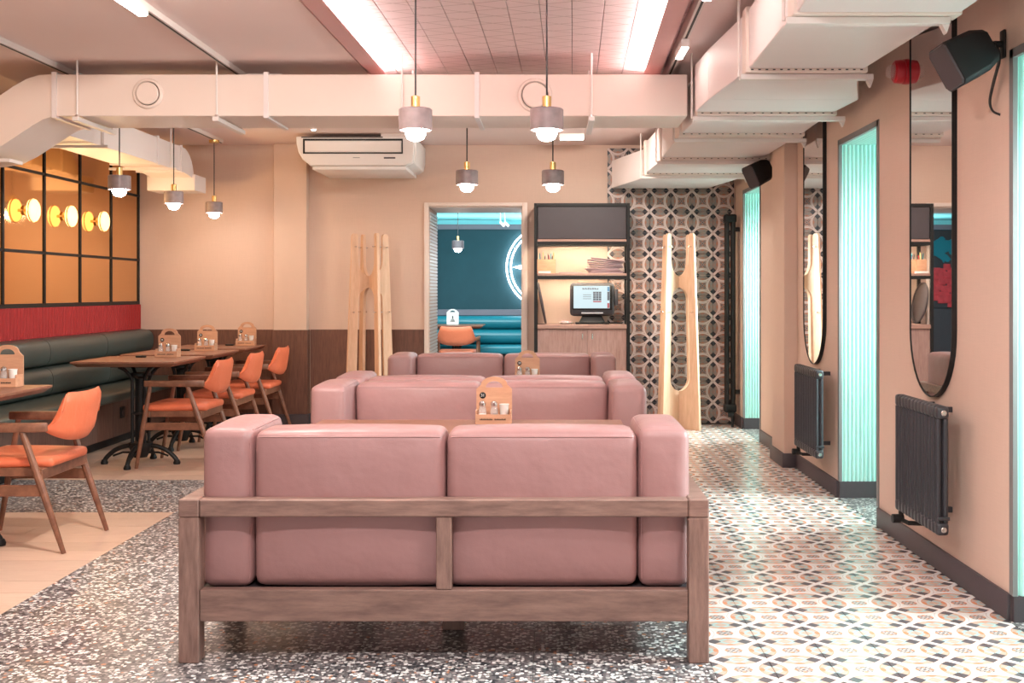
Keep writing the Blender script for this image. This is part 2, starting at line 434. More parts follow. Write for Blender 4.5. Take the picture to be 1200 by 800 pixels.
# ================================================================== CEILING with tray
TD = .0188; TZ = 2.672; TY0, TY1 = 2.6, 8.85; TL_, TR_ = -1.30, .59
def quadslab(mb, xa, xb, xc, xd, ya, yb, z0=CEIL, z1=CEIL+.12):   # xa,xb at ya ; xc,xd at yb
    return mb.hexa([(xa, ya, z0), (xb, ya, z0), (xd, yb, z0), (xc, yb, z0)], [(xa, ya, z1), (xb, ya, z1), (xd, yb, z1), (xc, yb, z1)])
f_ = lambda x, y: x+TD*y
mb = MB()
quadslab(mb, -4, f_(TL_, -1.5), -4, f_(TL_, 11), -1.5, 11); quadslab(mb, f_(TR_, -1.5), 2.62, f_(TR_, 11), 2.62, -1.5, 11)
quadslab(mb, f_(TL_, -1.5), f_(TR_, -1.5), f_(TL_, TY0), f_(TR_, TY0), -1.5, TY0); quadslab(mb, f_(TL_, TY1), f_(TR_, TY1), f_(TL_, 11), f_(TR_, 11), TY1, 11)
ceil = struct('ceiling', mb, M['ceil'])
def slant(x0, x1, z0, z1, ya, yb):
    return quadslab(MB(), f_(x0, ya), f_(x1, ya), f_(x0, yb), f_(x1, yb), ya, yb, z0, z1)
LZ = 2.60
for i, (a, b, c) in enumerate(((-1.259, -1.164, -1.262), (.444, .5405, .5435))):
    struct('trim_%d' % (i+1), slant(a, b, LZ, LZ+.008, TY0, TY1), M['lip'])
    struct('trim_%d' % (i+3), slant(min(a, c) if i == 0 else b, (a if i == 0 else c), LZ, TZ-.001, TY0, TY1), M['lip'])
x = TL_
while x < TR_-.01:
    x2 = min(x+.162, TR_)
    obj('ceiling_panel', slant(x+.0015, x2-.0015, TZ, TZ+.02, TY0+.001, TY1-.001), M['panel'], ceil, .002, 1); x = x2
obj('panel_backing', slant(TL_, TR_, TZ+.025, TZ+.035, TY0+.001, TY1-.001), M['dark'], ceil)
for nm, xa in (('left', -1.235), ('right', .468)):
    tag(obj('led_strip', slant(xa, xa+.045, LZ+.009, LZ+.014, 2.7, 7.25), M['led']),
        'white glowing light strip in the cove along the %s edge of the ceiling tray' % nm, 'light strip')

# ================================================================== WALLS
# back wall with doorway, wood wainscot, pilaster
DX0, DX1, DZ = -1.154, -.275, 2.05
wb = struct('wall_back', MB().box(-4, DX0, YB, YB+.72, 0, CEIL).box(DX1, .53, YB, YB+.72, 0, CEIL).box(DX0, DX1, YB, YB+.72, DZ, CEIL)
            .box(.53, 2.62, YB+.012, YB+.72, 0, CEIL), M['wall'])
obj('pilaster', MB().box(-2.60, -2.29, YB-.11, YB, .0, CEIL), M['wall_smooth'], wb, .004, 1)
for a, b, yf in ((-3.9, -3.25, 0), (-3.25, -2.60, 0), (-2.612, -2.278, .11), (-2.278, -1.75, 0), (-1.75, -1.20, 0)):
    obj('wainscot_panel', (MB().box(-2.2895, -2.279, YB-.109, YB-.0125, .10, .887) if yf else MB()).box(a+.002, b-.002, YB-.012-yf, YB-.001-(yf-.001 if yf else 0), .10, .887), M['wains'], wb, .002, 1)
struct('baseboard_back', MB().box(-3.9, -2.62, YB-.02, YB, 0, .10).box(-2.62, -2.27, YB-.13, YB, 0, .10).box(-2.27, -1.2, YB-.02, YB, 0, .10).box(-.22, .53, YB-.02, YB, 0, .1), M['base'])
wt = MB().box(-.0985, .0985, -.0985, .0985, -.012, 0).mesh('wall_tile', M['wtile'], .001, 1)
for j in range(13):
    for i in range(6): piece('wall_tile', wt, (.63+.2*i, YB-.002, .1+.2*j), wb, rot=(PI/2, 0, 0))
# left wall: upper amber mirror panes with black bars
wl = struct('wall_left', MB().box(-4.1, XL, -1.5, YB+.7, 0, CEIL), M['wall'])
PX = -3.9
gy = [10.717-.663*k for k in range(10)]
gz = [1.145, 1.543, 2.148, 2.615]
for k in range(9):
    for z0, z1 in zip(gz[:-1], gz[1:]):
        obj('mirror_pane', MB().box(XL, PX, gy[k+1]+.012, gy[k]-.012, z0+.012, z1-.012), M['amber'], wl)
for k in range(10): obj('muntin', MB().box(XL, PX+.010, gy[k]-.010, gy[k]+.010, gz[0], gz[-1]), M['black'], wl)
for i, z in enumerate(gz): obj('rail', MB().box(XL, PX+.010, gy[-1], gy[0]+.013, z-(.026 if i == 0 else .010), z+.010), M['black'], wl)
struct('trim_7', MB().box(XL, PX, -1.5, gy[-1]-.02, 0, CEIL), M['wall'])
# right wall with three niches
NI = [(3.45, 4.306), (6.04, 6.887), (9.45, 10.31)]; NZ = 2.16; NXE = 2.55
mbw = MB(); edges = [-1.5]+[v for n_ in NI for v in n_]+[YB+.012]
for a, b in zip(edges[::2], edges[1::2]): mbw.box(XR, 2.62, a, b, 0, CEIL)
for a, b in NI: mbw.box(XR, 2.62, a, b, NZ, CEIL)
wr = struct('wall_right', mbw, M['wall'])
obj('pillar', MB().box(1.652, XR, 8.05, 8.49, 0, CEIL), M['wall_smooth'], wr, .003, 1)
mbb = MB()
for a, b in zip(edges[::2], edges[1::2]): mbb.box(XR-.015, XR, a, b, 0, .10)
mbb.box(1.637, XR, 8.035, 8.505, 0, .10)
struct('baseboard_right', mbb, M['base'], .002)
mbn = MB()
for a, b in NI: mbn.box(XR, NXE, b-.028, b, 0, .10).box(XR, NXE, a, a+.028, 0, .10)
struct('baseboard_niches', mbn, M['base'])
def flutes(n, L):
    """profile of rounded ribs: list of (along, height)"""
    pr = []
    for i in range(n):
        for t in (0, .15, .38, .62, .85): pr.append(((i+t)*L/n, .014*math.sin(PI*min(1, t/.85))**.6 if t < .85 else 0))
    pr.append((L, 0)); return pr
def sheet(mb, rows):
    o = len(mb.v); m = len(rows[0])
    for r_ in rows: mb.v += [Vector(p) for p in r_]
    for i in range(len(rows)-1):
        for k in range(m-1): mb.f.append([o+i*m+k, o+i*m+k+1, o+(i+1)*m+k+1, o+(i+1)*m+k])
for wi, (a, b) in enumerate(NI):
    L = NXE-XR; pr = flutes(33, L)
    far = MB(); sheet(far, [[(XR+s_, b-.015-h, z) for s_, h in pr] for z in (.10, NZ-.01)])
    obj('fluted_panel', far, M['aqua'], wr, angle=60)
    near = MB(); sheet(near, [[(XR+s_, a+.015+h, z) for s_, h in pr] for z in (.10, NZ-.01)])
    obj('fluted_panel', near, M['aqua'], wr, angle=60)
    top = MB(); sheet(top, [[(XR+s_, y, NZ-.015-h) for s_, h in pr] for y in (a, b)])
    obj('fluted_panel', top, M['aqua'], wr, angle=60)
    tr = MB().box(XR-.006, XR+.012, a-.004, a+.032, .10, NZ+.004).box(XR-.006, XR+.012, b-.032, b+.004, .10, NZ+.004).box(XR-.006, XR+.012, a, b, NZ-.03, NZ+.004)
    obj('opening_trim', tr, M['greytrim'], wr)
    wn = struct('window_%d' % (wi+1), MB().box(NXE-.02, NXE+.04, a, a+.06, 0, NZ).box(NXE-.02, NXE+.04, b-.06, b, 0, NZ).box(NXE-.02, NXE+.04, a+.06, b-.06, 0, .07).box(NXE-.02, NXE+.04, a+.06, b-.06, NZ-.08, NZ).box(NXE-.02, NXE+.04, a+.06, b-.06, .98, 1.03), M['greytrim'])
    obj('pane', MB().box(NXE+.005, NXE+.012, a+.06, b-.06, .07, .98), M['pane'], wn); obj('pane', MB().box(NXE+.005, NXE+.012, a+.06, b-.06, 1.03, NZ-.08), M['pane'], wn)
    obj('back_panel', MB().box(NXE+.04, 2.62, a, b, 0, NZ), M['greytrim'], wn)

# doorway: frame, deep lining with fine ribs, room beyond
dr = struct('door_1', MB().box(DX0-.045, DX0, YB-.03, YB+.001, 0, DZ+.035).box(DX1, DX1+.05, YB-.03, YB+.001, 0, DZ+.035).box(DX0, DX1, YB-.03, YB+.001, DZ, DZ+.035), M['doorwhite'], .003)
rb = MB()
for i in range(61): rb.box(DX0, DX0+.008, YB+.005, YB+.71, .03+i*.0325, .03+i*.0325+.022)
lin_ = obj('jamb_lining', rb, M['white'], dr); lin_['kind'] = 'stuff'
obj('jamb_board', MB().box(DX1-.008, DX1, YB, YB+.72, 0, DZ).box(DX0, DX1, YB, YB+.72, DZ-.01, DZ), M['doorwhite'], dr)
YW = 16.2
struct('wall_back_room', MB().box(-4.6, 2.4, YW, YW+.1, 0, 2.4), M['teal'])
struct('wall_back_room_left', MB().box(-4.7, -4.6, 11.45, YW, 0, 2.4), M['teal']); struct('wall_back_room_right', MB().box(2.4, 2.5, 11.45, YW, 0, 2.4), M['teal'])
struct('floor_back_room', MB().box(-4.6, 2.4, 11.45, YW, -.1, .045), M['terrazzo'])
struct('ceiling_back_room', MB().box(-4.6, 2.4, 11.45, YW, 2.26, 2.36), M['cyan'])
struct('trim_8', MB().box(-4.6, 2.4, YW-.04, YW, 2.13, 2.20), M['mauve']); struct('trim_9', MB().box(-4.6, 2.4, YW-.03, YW, 2.20, 2.26), M['cyan'])

# ================================================================== SOFAS
def make_sofa(name, label):
    """local: back plane at y=0, front towards +y, x in +-0.891"""
    t = thing(name, label, 'sofa', group=None)
    X, D = .891, .585
    for sx in (-1, 1):
        a, b = sorted((sx*X, sx*(X-.068)))
        obj('leg', MB().box(a, b, 0, .068, 0, .489), M['sofawood_v'], t, .003, 1)
        obj('leg', MB().box(a, b, D-.068, D, 0, .489), M['sofawood_v'], t, .003, 1)
        obj('side_rail', MB().box(a, b, -.001, D, .490, .551), M['sofawood'], t, .004, 1)
        a2, b2 = sorted((sx*(X-.012), sx*(X-.052)))
        obj('lower_side_rail', MB().box(a2, b2, .068, D-.068, .139, .245), M['sofawood'], t, .003, 1)
    obj('back_rail', MB().box(-X+.069, X-.069, .002, .062, .491, .550), M['sofawood'], t, .004, 1)
    obj('lower_back_rail', MB().box(-X+.069, X-.069, .006, .05, .139, .245), M['sofawood'], t, .003, 1)
    obj('front_rail', MB().box(-X+.069, X-.069, D-.055, D-.012, .139, .245), M['sofawood'], t, .003, 1)
    obj('center_stile', MB().box(-.026, .026, .006, .05, .246, .490), M['sofawood_v'], t, .003, 1)
    obj('seat_platform', MB().box(-X+.053, X-.053, .05, D-.056, .205, .236), M['dark'], t)
    obj('middle_foot', MB().box(-.04, .04, .375, .435, 0, .205), M['sofawood_v'], t, .003, 1)
    for sx in (-1, 1):
        a, b = sorted((sx*.834, sx*.661))
        mb = MB().rbox(a, b, .068, .53, .238, .780, .032, 6, (.006, .012, .014)); sf = mb.surf
        c = obj('arm_cushion', mb, M['leather'], t, angle=60)
        seam = [sf(-sx, -1, -.9+.19*k) for k in range(10)]+[sf(-sx, -1+.2*k, 1) for k in range(1, 10)]+[sf(-sx, 1, .9-.3*k) for k in range(4)]
        obj('piping', MB().tube(seam, .0028, 6), M['leather'], c)
        a, b = sorted((sx*.655, sx*.004))
        mb = MB().rbox(a, b, .066, .265, .240, .772, .034, 6, (.004, .018, .012)); sf = mb.surf
        c = obj('back_cushion', mb, M['leather'], t, angle=60)
        for e_ in (-1, 1): obj('piping', MB().tube([sf(-.97+1.94*k/24, e_*1, .93) for k in range(25)], .0026, 6), M['leather'], c)
        obj('seat_cushion', MB().rbox(a, b, .267, .575, .240, .43, .03, 5, (.003, .008, .012)), M['leather'], t, angle=60)
    return t
s1 = make_sofa('lounge_sofa', 'nearest pink leather two-seat sofa seen from behind, oak frame on speckled terrazzo')
s1.location = (-.361, 3.81, 0)
place(s1, (-.361, 6.145, 0), PI, 'pink leather sofa facing the camera behind the table with caddy number 31', 'lounge sofas')
place(s1, (-.361, 6.165, 0), 0, 'pink leather sofa back to back behind the second, only its arm tops show', 'lounge sofas')
place(s1, (-.361, 8.80, 0), PI, 'farthest pink leather sofa, facing the camera in front of the doorway and shelf unit', 'lounge sofas')
s1['group'] = 'lounge sofas'
# low tables between the sofas
def low_table(y, label):
    t = thing('lounge_table', label, 'table', (-.378, y, 0), 0, 'lounge tables')
    cx = -.378
    obj('table_top', MB().box(cx-.71, cx+.71, y-.33, y+.33, .605, .640), M['tabletop'], t, .004, 1)
    obj('apron', MB().box(cx-.6, cx+.6, y-.24, y+.24, .56, .604), M['walnut'], t)
    for sx in (-1, 1):
        obj('pedestal', MB().box(cx+sx*.45-.035, cx+sx*.45+.035, y-.035, y+.035, .03, .56), M['black'], t, .003, 1)
        obj('foot_plate', MB().box(cx+sx*.45-.05, cx+sx*.45+.05, y-.27, y+.27, 0, .03), M['black'], t, .004, 1)
low_table(5.06, 'low walnut table between the nearest two pink sofas'); low_table(7.55, 'low walnut table between the two farther pink sofas, mostly hidden')

# ================================================================== CADDIES with shakers
def caddy_parts(t, num=None):
    W, Hh = .0825, .21
    out = [(-W, 0), (W, 0), (W, .155)]
    out += [(W-.022*k/3, .155+.021*(k/3)) for k in range(1, 4)]
    arc = [(.0605*math.cos(a), .176+.036*math.sin(a)) for a in [PI*.06+PI*.88*k/12 for k in range(13)]]
    out += arc+[(-W+.022*(3-k)/3, .155+.021*(3-k)/3) for k in range(3)]+[(-W, .155)]
    hole = [(.04, .160)]+[(.04*math.cos(a), .162+.030*math.sin(a)) for a in [PI*k/10 for k in range(11)]]+[(-.04, .160)]
    # board as two-sided strip: outer polygon with hole through bmesh triangle fill
    bm = bmesh.new()
    def loop(pts):
        vs = [bm.verts.new((p[0], 0, p[1])) for p in pts]
        return [bm.edges.new((vs[i], vs[(i+1) % len(vs)])) for i in range(len(vs))]
    e = loop(out)+loop(hole[1:-1])
    bmesh.ops.triangle_fill(bm, use_beauty=True, edges=e)
    r = bmesh.ops.extrude_face_region(bm, geom=bm.faces[:]); bmesh.ops.translate(bm, verts=[v for v in r['geom'] if isinstance(v, bmesh.types.BMVert)], vec=(0, .010, 0))
    bmesh.ops.recalc_face_normals(bm, faces=bm.faces)
    me = bpy.data.meshes.new('back_board'); bm.to_mesh(me); bm.free(); me.materials.append(M['caddy'])
    o = bpy.data.objects.new('back_board', me); COL.objects.link(o); o.parent = t
    mb = MB().box(-.0825, .0825, -.078, -.070, 0, .045).box(-.0825, -.0745, -.070, 0, 0, .062).box(.0745, .0825, -.070, 0, 0, .062).box(-.0745, .0745, -.070, 0, 0, .008)
    me = mb.mesh('pocket', M['caddy'], .001, 1); o = bpy.data.objects.new('pocket', me); COL.objects.link(o); o.parent = t
    mb = MB(); x = -.062
    for n in (9, 8):   # two small burnt-in words on the front board
        for k in range(n):
            hgt = random.choice((.0060, .0072, .0072)); mb.box(x, x+.0048, -.0786, -.0779, .019, .019+hgt); x += .0066
        x += .008
    o = bpy.data.objects.new('burnt_lettering', mb.mesh('burnt_lettering', M['black'])); COL.objects.link(o); o.parent = t
    mb = MB().lathe([(.0001, -.0035), (.0125, -.0035), (.0145, -.0025), (.0145, 0), (.0001, 0)], (-.053, 0, .126), 20, 'y')
    d = bpy.data.objects.new('number_disc', mb.mesh('number_disc', M['black'])); COL.objects.link(d); d.parent = t
    if num: text('number', num, .018, M['offwhite'], Matrix.Translation((-.053, -.0042, .126)) @ Matrix.Rotation(PI/2, 4, 'X'), d)
def shaker(label, cat_name, fill):
    t = thing(cat_name, label, 'shaker')
    R = .0185
    def add(nm, mb, m, par):
        o = bpy.data.objects.new(nm, mb.mesh(nm, m)); COL.objects.link(o); o.parent = par; return o
    j = add('jar', MB().lathe([(.0001, 0), (R, 0), (R, .055), (R*.8, .066), (R*.8, .072), (R*.7, .072), (R*.72, .064), (R*.9, .054), (R*.9, .003), (.0001, .003)], (0, 0, 0), 14), M['glass'], t)
    add('contents', MB().lathe([(.0001, .004), (R*.88, .004), (R*.88, .036), (.0001, .038)], (0, 0, 0), 14), fill, t)
    add('lid', MB().lathe([(.0001, .073), (R*.86, .073), (R*.86, .086), (R*.5, .094), (.0001, .096)], (0, 0, 0), 14), M['chrome'], t)
    return t
def cup(label):
    mb = MB().lathe([(.0001, 0), (.0155, 0), (.0215, .078), (.0235, .081), (.0205, .081), (.0145, .003), (.0001, .003)], (0, 0, 0), 16)
    return tag(obj('paper_cup', mb, M['offwhite']), label, 'cup')
CADDY = [(-.265, 5.27, .6405, '31', 'on the nearest low table between pink sofas'), (-.16, 7.62, .6405, '30', 'on the far low table between pink sofas'),
         (-2.85, 8.47, .7605, '26', 'on the second wooden table along the green bench'), (-2.84, 9.37, .7605, '25', 'on the third wooden table along the green bench'),
         (-2.75, 10.26, .7605, '24', 'on the fourth wooden table, by the back wall'), (-2.81, 5.86, .7605, None, 'on the nearest wooden table at the left edge')]
protos = None
for x, y, z, num, where in CADDY:
    t = thing('condiment_caddy', 'wooden carry-handle condiment caddy '+where, 'caddy', (0, 0, 0), 0, 'condiment caddies'); caddy_parts(t, num); t.location = (x, y, z)
    where2 = 'in the caddy '+where
    if protos is None:
        protos = (shaker('glass salt shaker '+where2, 'salt_shaker', M['salt']), shaker('glass pepper shaker '+where2, 'pepper_shaker', M['pepper']), cup('white tapered cup '+where2))
        cs = protos
    else: cs = [copy_tree(p) for p in protos]
    for c, dx, nm in zip(cs, (-.052, .002, .048), ('glass salt shaker ', 'glass pepper shaker ', 'white tapered cup ')):
        c.location = (x+dx, y-.037, z+.0085); c['label'] = nm+where2; c['group'] = {'g': 'shakers in the caddies', 'w': 'cups in the caddies'}[nm[0]]

# ================================================================== LEFT TABLES
def make_table():
    t = thing('cafe_table', '', 'table', (0, 0, 0), 0, 'wooden tables along the bench')
    h = .36
    obj('table_top', MB().hexa([(-h+.035, -h+.035, .722), (h-.035, -h+.035, .722), (h-.035, h-.035, .722), (-h+.035, h-.035, .722)],
                               [(-h, -h, .748), (h, -h, .748), (h, h, .748), (-h, h, .748)])
        .box(-h, h, -h, h, .748, .760), M['tabletop'], t, .0015, 1)
    obj('top_plate', MB().box(-.16, .16, -.16, .16, .708, .7215), M['black'], t)
    for i in range(4):
        a = PI/4+i*PI/2; c, s = math.cos(a), math.sin(a); r = .062
        obj('rod', MB().tube([(c*r, s*r, .13), (c*r, s*r, .60), (c*(r+.012), s*(r+.012), .64), (c*(r+.06), s*(r+.06), .69), (c*(r+.10), s*(r+.10), .709)], .0125, 8), M['black'], t)
    obj('hub', MB().lathe([(.001, .05), (.045, .05), (.075, .11), (.085, .14), (.085, .155), (.03, .17), (.028, .62), (.07, .64), (.07, .66), (.001, .66)], (0, 0, 0), 16), M['black'], t)
    obj('collar', MB().ring((0, 0, .37), .062, .008, 'z', 24, 6), M['black'], t)
    for i in range(4):
        a = i*PI/2; c, s = math.cos(a), math.sin(a)
        P2 = lambda r, z, o: (c*r-s*o, s*r+c*o, z)
        leg = obj('foot', MB().tube(smooth([P2(.05, .135, 0), P2(.12, .128, 0), P2(.19, .098, 0), P2(.245, .05, 0), P2(.262, .022, 0)], 4), .0165, 8)
                  .tube([P2(.06, .085, 0), P2(.13, .085, 0), P2(.20, .06, 0)], .008, 6), M['black'], t)
        obj('glide', MB().lathe([(.001, 0), (.024, 0), (.026, .012), (.018, .032), (.001, .034)], P2(.262, 0, 0), 12), M['black'], leg)
    return t
TY = [5.58, 8.21, 9.12, 10.03]; TX = -2.97
TL = ['nearest square walnut table on a black pedestal, cut by the left edge', 'second square walnut table on black pedestal, its whole foot visible',
      'third square walnut table along the bench, half hidden by an orange chair', 'farthest square walnut table by the brown panelled back wall']
t0 = make_table(); t0.location = (TX, TY[0], 0); t0['label'] = TL[0]
for y, l in zip(TY[1:], TL[1:]): place(t0, (TX, y, 0), 0, l)
for k, (x, y) in enumerate(((-3.03, 8.38), (-2.995, 9.29), (-2.89, 10.2))):
    tag(obj('call_button', MB().box(x-.035, x+.035, y-.02, y+.02, .7605, .775), M['black'], None, .004), 'small flat black box lying on the %s square table' % ('second', 'third', 'farthest')[k], 'box', 'black boxes on the tables')

# ================================================================== CHAIRS (local: faces +x)
def make_chair():
    t = thing('dining_armchair', '', 'chair', (0, 0, 0), 0, 'orange armchairs at the tables')
    wd = M['walnut']
    for sy in (-1, 1):
        obj('leg', MB().tube([(.285, sy*.262, 0), (.235, sy*.262, .30), (.185, sy*.262, .595)], [.0115, .018, .0135], 10), wd, t)
        obj('leg', MB().tube([(-.275, sy*.262, 0), (-.165, sy*.262, .33), (-.072, sy*.262, .595)], [.0115, .0195, .015], 10), wd, t)
        pts = [(.235, sy*.250), (.225, sy*.280), (.10, sy*.287), (-.05, sy*.286), (-.165, sy*.276), (-.192, sy*.262), (-.192, sy*.236), (-.14, sy*.240), (-.04, sy*.250), (.10, sy*.245)]
        obj('armrest', MB().prism(pts, .578, .622, 'xy'), wd, t, .008, 2)
        obj('stretcher', MB().box(-.165, .235, sy*.262-.009, sy*.262+.009, .272, .326), wd, t, .003, 1)
        obj('side_rail', MB().box(-.17, .22, sy*.228-.010, sy*.228+.010, .362, .405), wd, t, .003, 1)
    obj('rear_rail', MB().box(-.172, -.148, -.262, .262, .350, .402), wd, t, .003, 1)
    obj('front_rail', MB().box(.19, .212, -.262, .262, .362, .402), wd, t, .003, 1)
    # seat
    mb = MB().rbox(-.20, .25, -.246, .246, .402, .450, .020, 6, (.005, .005, .006))
    mb.v = [Vector((p.x, p.y*(1-.16*max(0, (.10-p.x)/.31)**1.6), p.z)) for p in mb.v]
    obj('seat', mb, M['orange'], t, angle=60)
    # curved backrest shell
    mb = MB(); nu, nv = 22, 8
    def pt(u, v, off):
        a = u*math.radians(76); s_ = abs(u)
        zb = .515+.075*s_**2.2; zt = .762-.008*math.cos(u*PI*.7)-(.0 if s_ < .70 else .135*((s_-.70)/.30)**1.25)
        z = zb+(zt-zb)*v
        rx, ry = .165+.03*v, .252-.012*(1-v)
        th = .019*(1-(2*v-1)**6)*(1-s_**10)+.002
        x = -.250-.028*v+.085*(1-.62*v)*s_**2.2; y = (.254-.022*v)*math.sin(1.2*u)/math.sin(1.2)
        nl = math.sqrt(1+.25*u*u); nx, ny = -1/nl, .5*u/nl
        return Vector((x+nx*off*th, y+ny*off*th, z))
    grid = {}
    for sd in (1, -1):
        for i in range(nu+1):
            for j in range(nv+1):
                mb.v.append(pt(-1+2*i/nu, j/nv, sd)); grid[(sd, i, j)] = len(mb.v)-1
    for sd in (1, -1):
        for i in range(nu):
            for j in range(nv):
                q = [grid[(sd, i, j)], grid[(sd, i+1, j)], grid[(sd, i+1, j+1)], grid[(sd, i, j+1)]]; mb.f.append(q if sd > 0 else q[::-1])
    for i in range(nu):
        for j in (0, nv): mb.f.append([grid[(1, i, j)], grid[(-1, i, j)], grid[(-1, i+1, j)], grid[(1, i+1, j)]])
    for j in range(nv):
        for i in (0, nu): mb.f.append([grid[(1, i, j)], grid[(1, i, j+1)], grid[(-1, i, j+1)], grid[(-1, i, j)]])
    br = obj('backrest', mb, M['orange'], t, angle=60)
    obj('piping', MB().tube([pt(-.98+1.96*k/24, .985, -.6) for k in range(25)], .0035, 6), M['orange'], br)
    return t
ch = make_chair(); ch.matrix_basis = Matrix.Translation((-2.598, 5.67, 0)) @ Matrix.Rotation(PI, 4, 'Z')
ch['label'] = 'nearest orange leather armchair with walnut legs, standing alone at left on pale boards'
for y, l in ((8.245, 'orange walnut armchair at the second table, first of the row of three'), (9.14, 'orange walnut armchair at the third table, middle of the row of three'),
             (10.05, 'orange walnut armchair at the farthest table, last of the row of three')):
    place(ch, (-2.635, y, 0), PI, l)
place(ch, (-1.2, 14.55, .0455), PI/2, 'orange armchair in the teal back room, seen from behind through the doorway', 'orange armchairs at the tables')

# ================================================================== BENCH with bolsters
YB0 = 4.2
tag(obj('red_wall_pad', (lambda mb: (sheet(mb, [[(PX+.008+.026*math.sin(PI*((i % 8)/8))**.6, YB0+(10.715-YB0)*i/1008, z) for i in range(1009)] for z in (.895, 1.125)]), mb)[1])(MB())
        .box(XL, PX+.012, YB0, 10.715, .895, 1.125), M['red'], angle=70), 'long red vertically fluted wall pad above the green bench', 'wall padding')
bn = thing('booth_bench', 'long dark green leather booth bench with two bolster rows along left wall', 'bench', (-3.6, 7.5, 0))
bnd = [10.68, 9.58, 8.48, 7.38, 6.28, 5.18, 4.2]
for hi, lo in zip(bnd[:-1], bnd[1:]):
    for nm, xf_, za, zb_ in (('upper_bolster', -3.74, .684, .893), ('lower_bolster', -3.72, .463, .682)):
        zc, hz, dx_ = (za+zb_)/2, (zb_-za)/2, .125
        pf_ = [(-3.93, za)]+[(xf_-dx_+dx_*math.copysign(abs(math.cos(q))**.62, math.cos(q)), zc+hz*math.copysign(abs(math.sin(q))**.75, math.sin(q))) for q in [-PI/2+PI*k/20 for k in range(21)]]+[(-3.93, zb_)]
        obj(nm, MB().prism(pf_, lo+.0035, hi-.0035, 'xz'), M['green'], bn, angle=50)
obj('seat', MB().rbox(-3.93, -3.37, 4.2, 10.68, .385, .462, .03, 4, (.008, 0, .004)), M['green'], bn, angle=60)
x = 4.2; k = 0
while x < 10.6:
    obj('front_board', MB().box(-3.50, -3.475, x+.001, min(x+.30, 10.69)-.001, .09, .385), M['bench_wood'], bn, .001, 1); x += .30
obj('kick_plate', MB().box(-3.60, -3.57, 4.2, 10.69, 0, .09), M['black'], bn)
obj('carcass', MB().box(-3.93, -3.501, 4.2, 10.69, .092, .384), M['dark'], bn)
so = tag(obj('wall_socket', MB().box(-3.475, -3.462, 9.14, 9.22, .225, .315), M['black'], None, .004), 'black power socket on the wooden front of the green bench', 'socket')
obj('socket_insert', MB().lathe([(.001, .0), (.024, .0), (.024, .003), (.001, .003)], (-3.4625, 9.18, .27), 16, 'x'), M['dark'], so)

# ================================================================== WALL LAMPS on the mirror
for k, y in enumerate((8.397, 9.06, 9.722)):
    t = thing('wall_lamp', 'glowing amber glass disc wall lamp, %s of three on the amber mirror' % ('nearest', 'middle', 'farthest')[k], 'lamp', (PX, y, 1.847), 0, 'disc wall lamps')
    z = 1.847
    obj('wall_plate', MB().lathe([(.001, 0), (.035, 0), (.035, .012), (.001, .012)], (PX+.0005, y, z), 20, 'x'), M['brass'], t)
    obj('stem', MB().tube([(PX+.012, y, z), (PX+.044, y, z)], .012, 10), M['brass'], t)
    obj('glass_shade', MB().lathe([(.001, .045), (.070, .045), (.082, .052), (.085, .067), (.082, .083), (.070, .092), (.001, .095)], (PX, y, z), 28, 'x'), M['warm'], t)
    obj('rim', MB().ring((PX+.067, y, z), .086, .0045, 'x', 32, 6), M['brass'], t)
    area('wall_lamp_beam', (PX+.12, y, z), .14, 6.0, (1, .64, .30), (1, 0, 0), 'DISK')

# ================================================================== PENDANTS
def make_pendant(top):
    """local: z=0 is the lower rim of the shade; cord runs up to 'top'"""
    t = thing('pendant_lamp', '', 'lamp', (0, 0, 0))
    obj('cord', MB().tube([(0, 0, .155), (0, 0, (.155+top)/2), (0, 0, top-.02)], .0042, 8), M['cable'], t)
    obj('canopy', MB().lathe([(.001, top-.028), (.042, top-.028), (.045, top-.02), (.045, top-.001), (.001, top-.001)], (0, 0, 0), 20), M['brass'], t)
    obj('socket', MB().lathe([(.001, .098), (.020, .098), (.0205, .152), (.008, .156), (.001, .156)], (0, 0, 0), 18), M['brass'], t)
    obj('shade', MB().lathe([(.001, .097), (.070, .097), (.075, .092), (.075, .0), (.068, .0), (.068, .085), (.001, .088)], (0, 0, 0), 32), M['marble'], t)
    obj('lamp_holder', MB().lathe([(.001, .086), (.019, .086), (.019, .050), (.001, .050)], (0, 0, 0), 14), M['brass'], t)
    obj('bulb', MB().lathe([(.013, .055), (.017, .040), (.036, .018), (.047, -.006), (.046, -.018), (.036, -.038), (.018, -.047), (.001, -.049)], (0, 0, 0), 22), M['bulb'], t)
    return t
pe = make_pendant(TZ-1.972); pe.location = (-.61, 5.1, 1.972); pe['label'] = 'front left pendant lamp with grey drum shade above the nearest low table'; pe['group'] = 'pendant lamps over the sofas'
place(pe, (-.02, 5.1, 1.972), 0, 'front right pendant lamp with grey drum shade above the nearest low table')
pf = make_pendant(TZ-1.963); pf.location = (-.566, 7.62, 1.963); pf['label'] = 'back left pendant lamp with grey drum shade in front of the doorway'; pf['group'] = 'pendant lamps over the sofas'
place(pf, (.011, 7.62, 1.963), 0, 'back right pendant lamp with grey drum shade in front of the shelf unit')
pl_ = None
for x, y, l in ((-2.96, 7.78, 'nearest pendant lamp over the wooden tables, under the left duct'), (-3.0, 9.02, 'middle pendant lamp over the wooden tables'), (-3.0, 10.10, 'farthest pendant lamp over the wooden tables, before the beige wall')):
    if pl_ is None: pl_ = make_pendant(CEIL-.0357-1.945); pl_.location = (x, y, 1.945); pl_['label'] = l; pl_['group'] = 'pendant lamps over the wooden tables'
    else: place(pl_, (x, y, 1.945), 0, l)

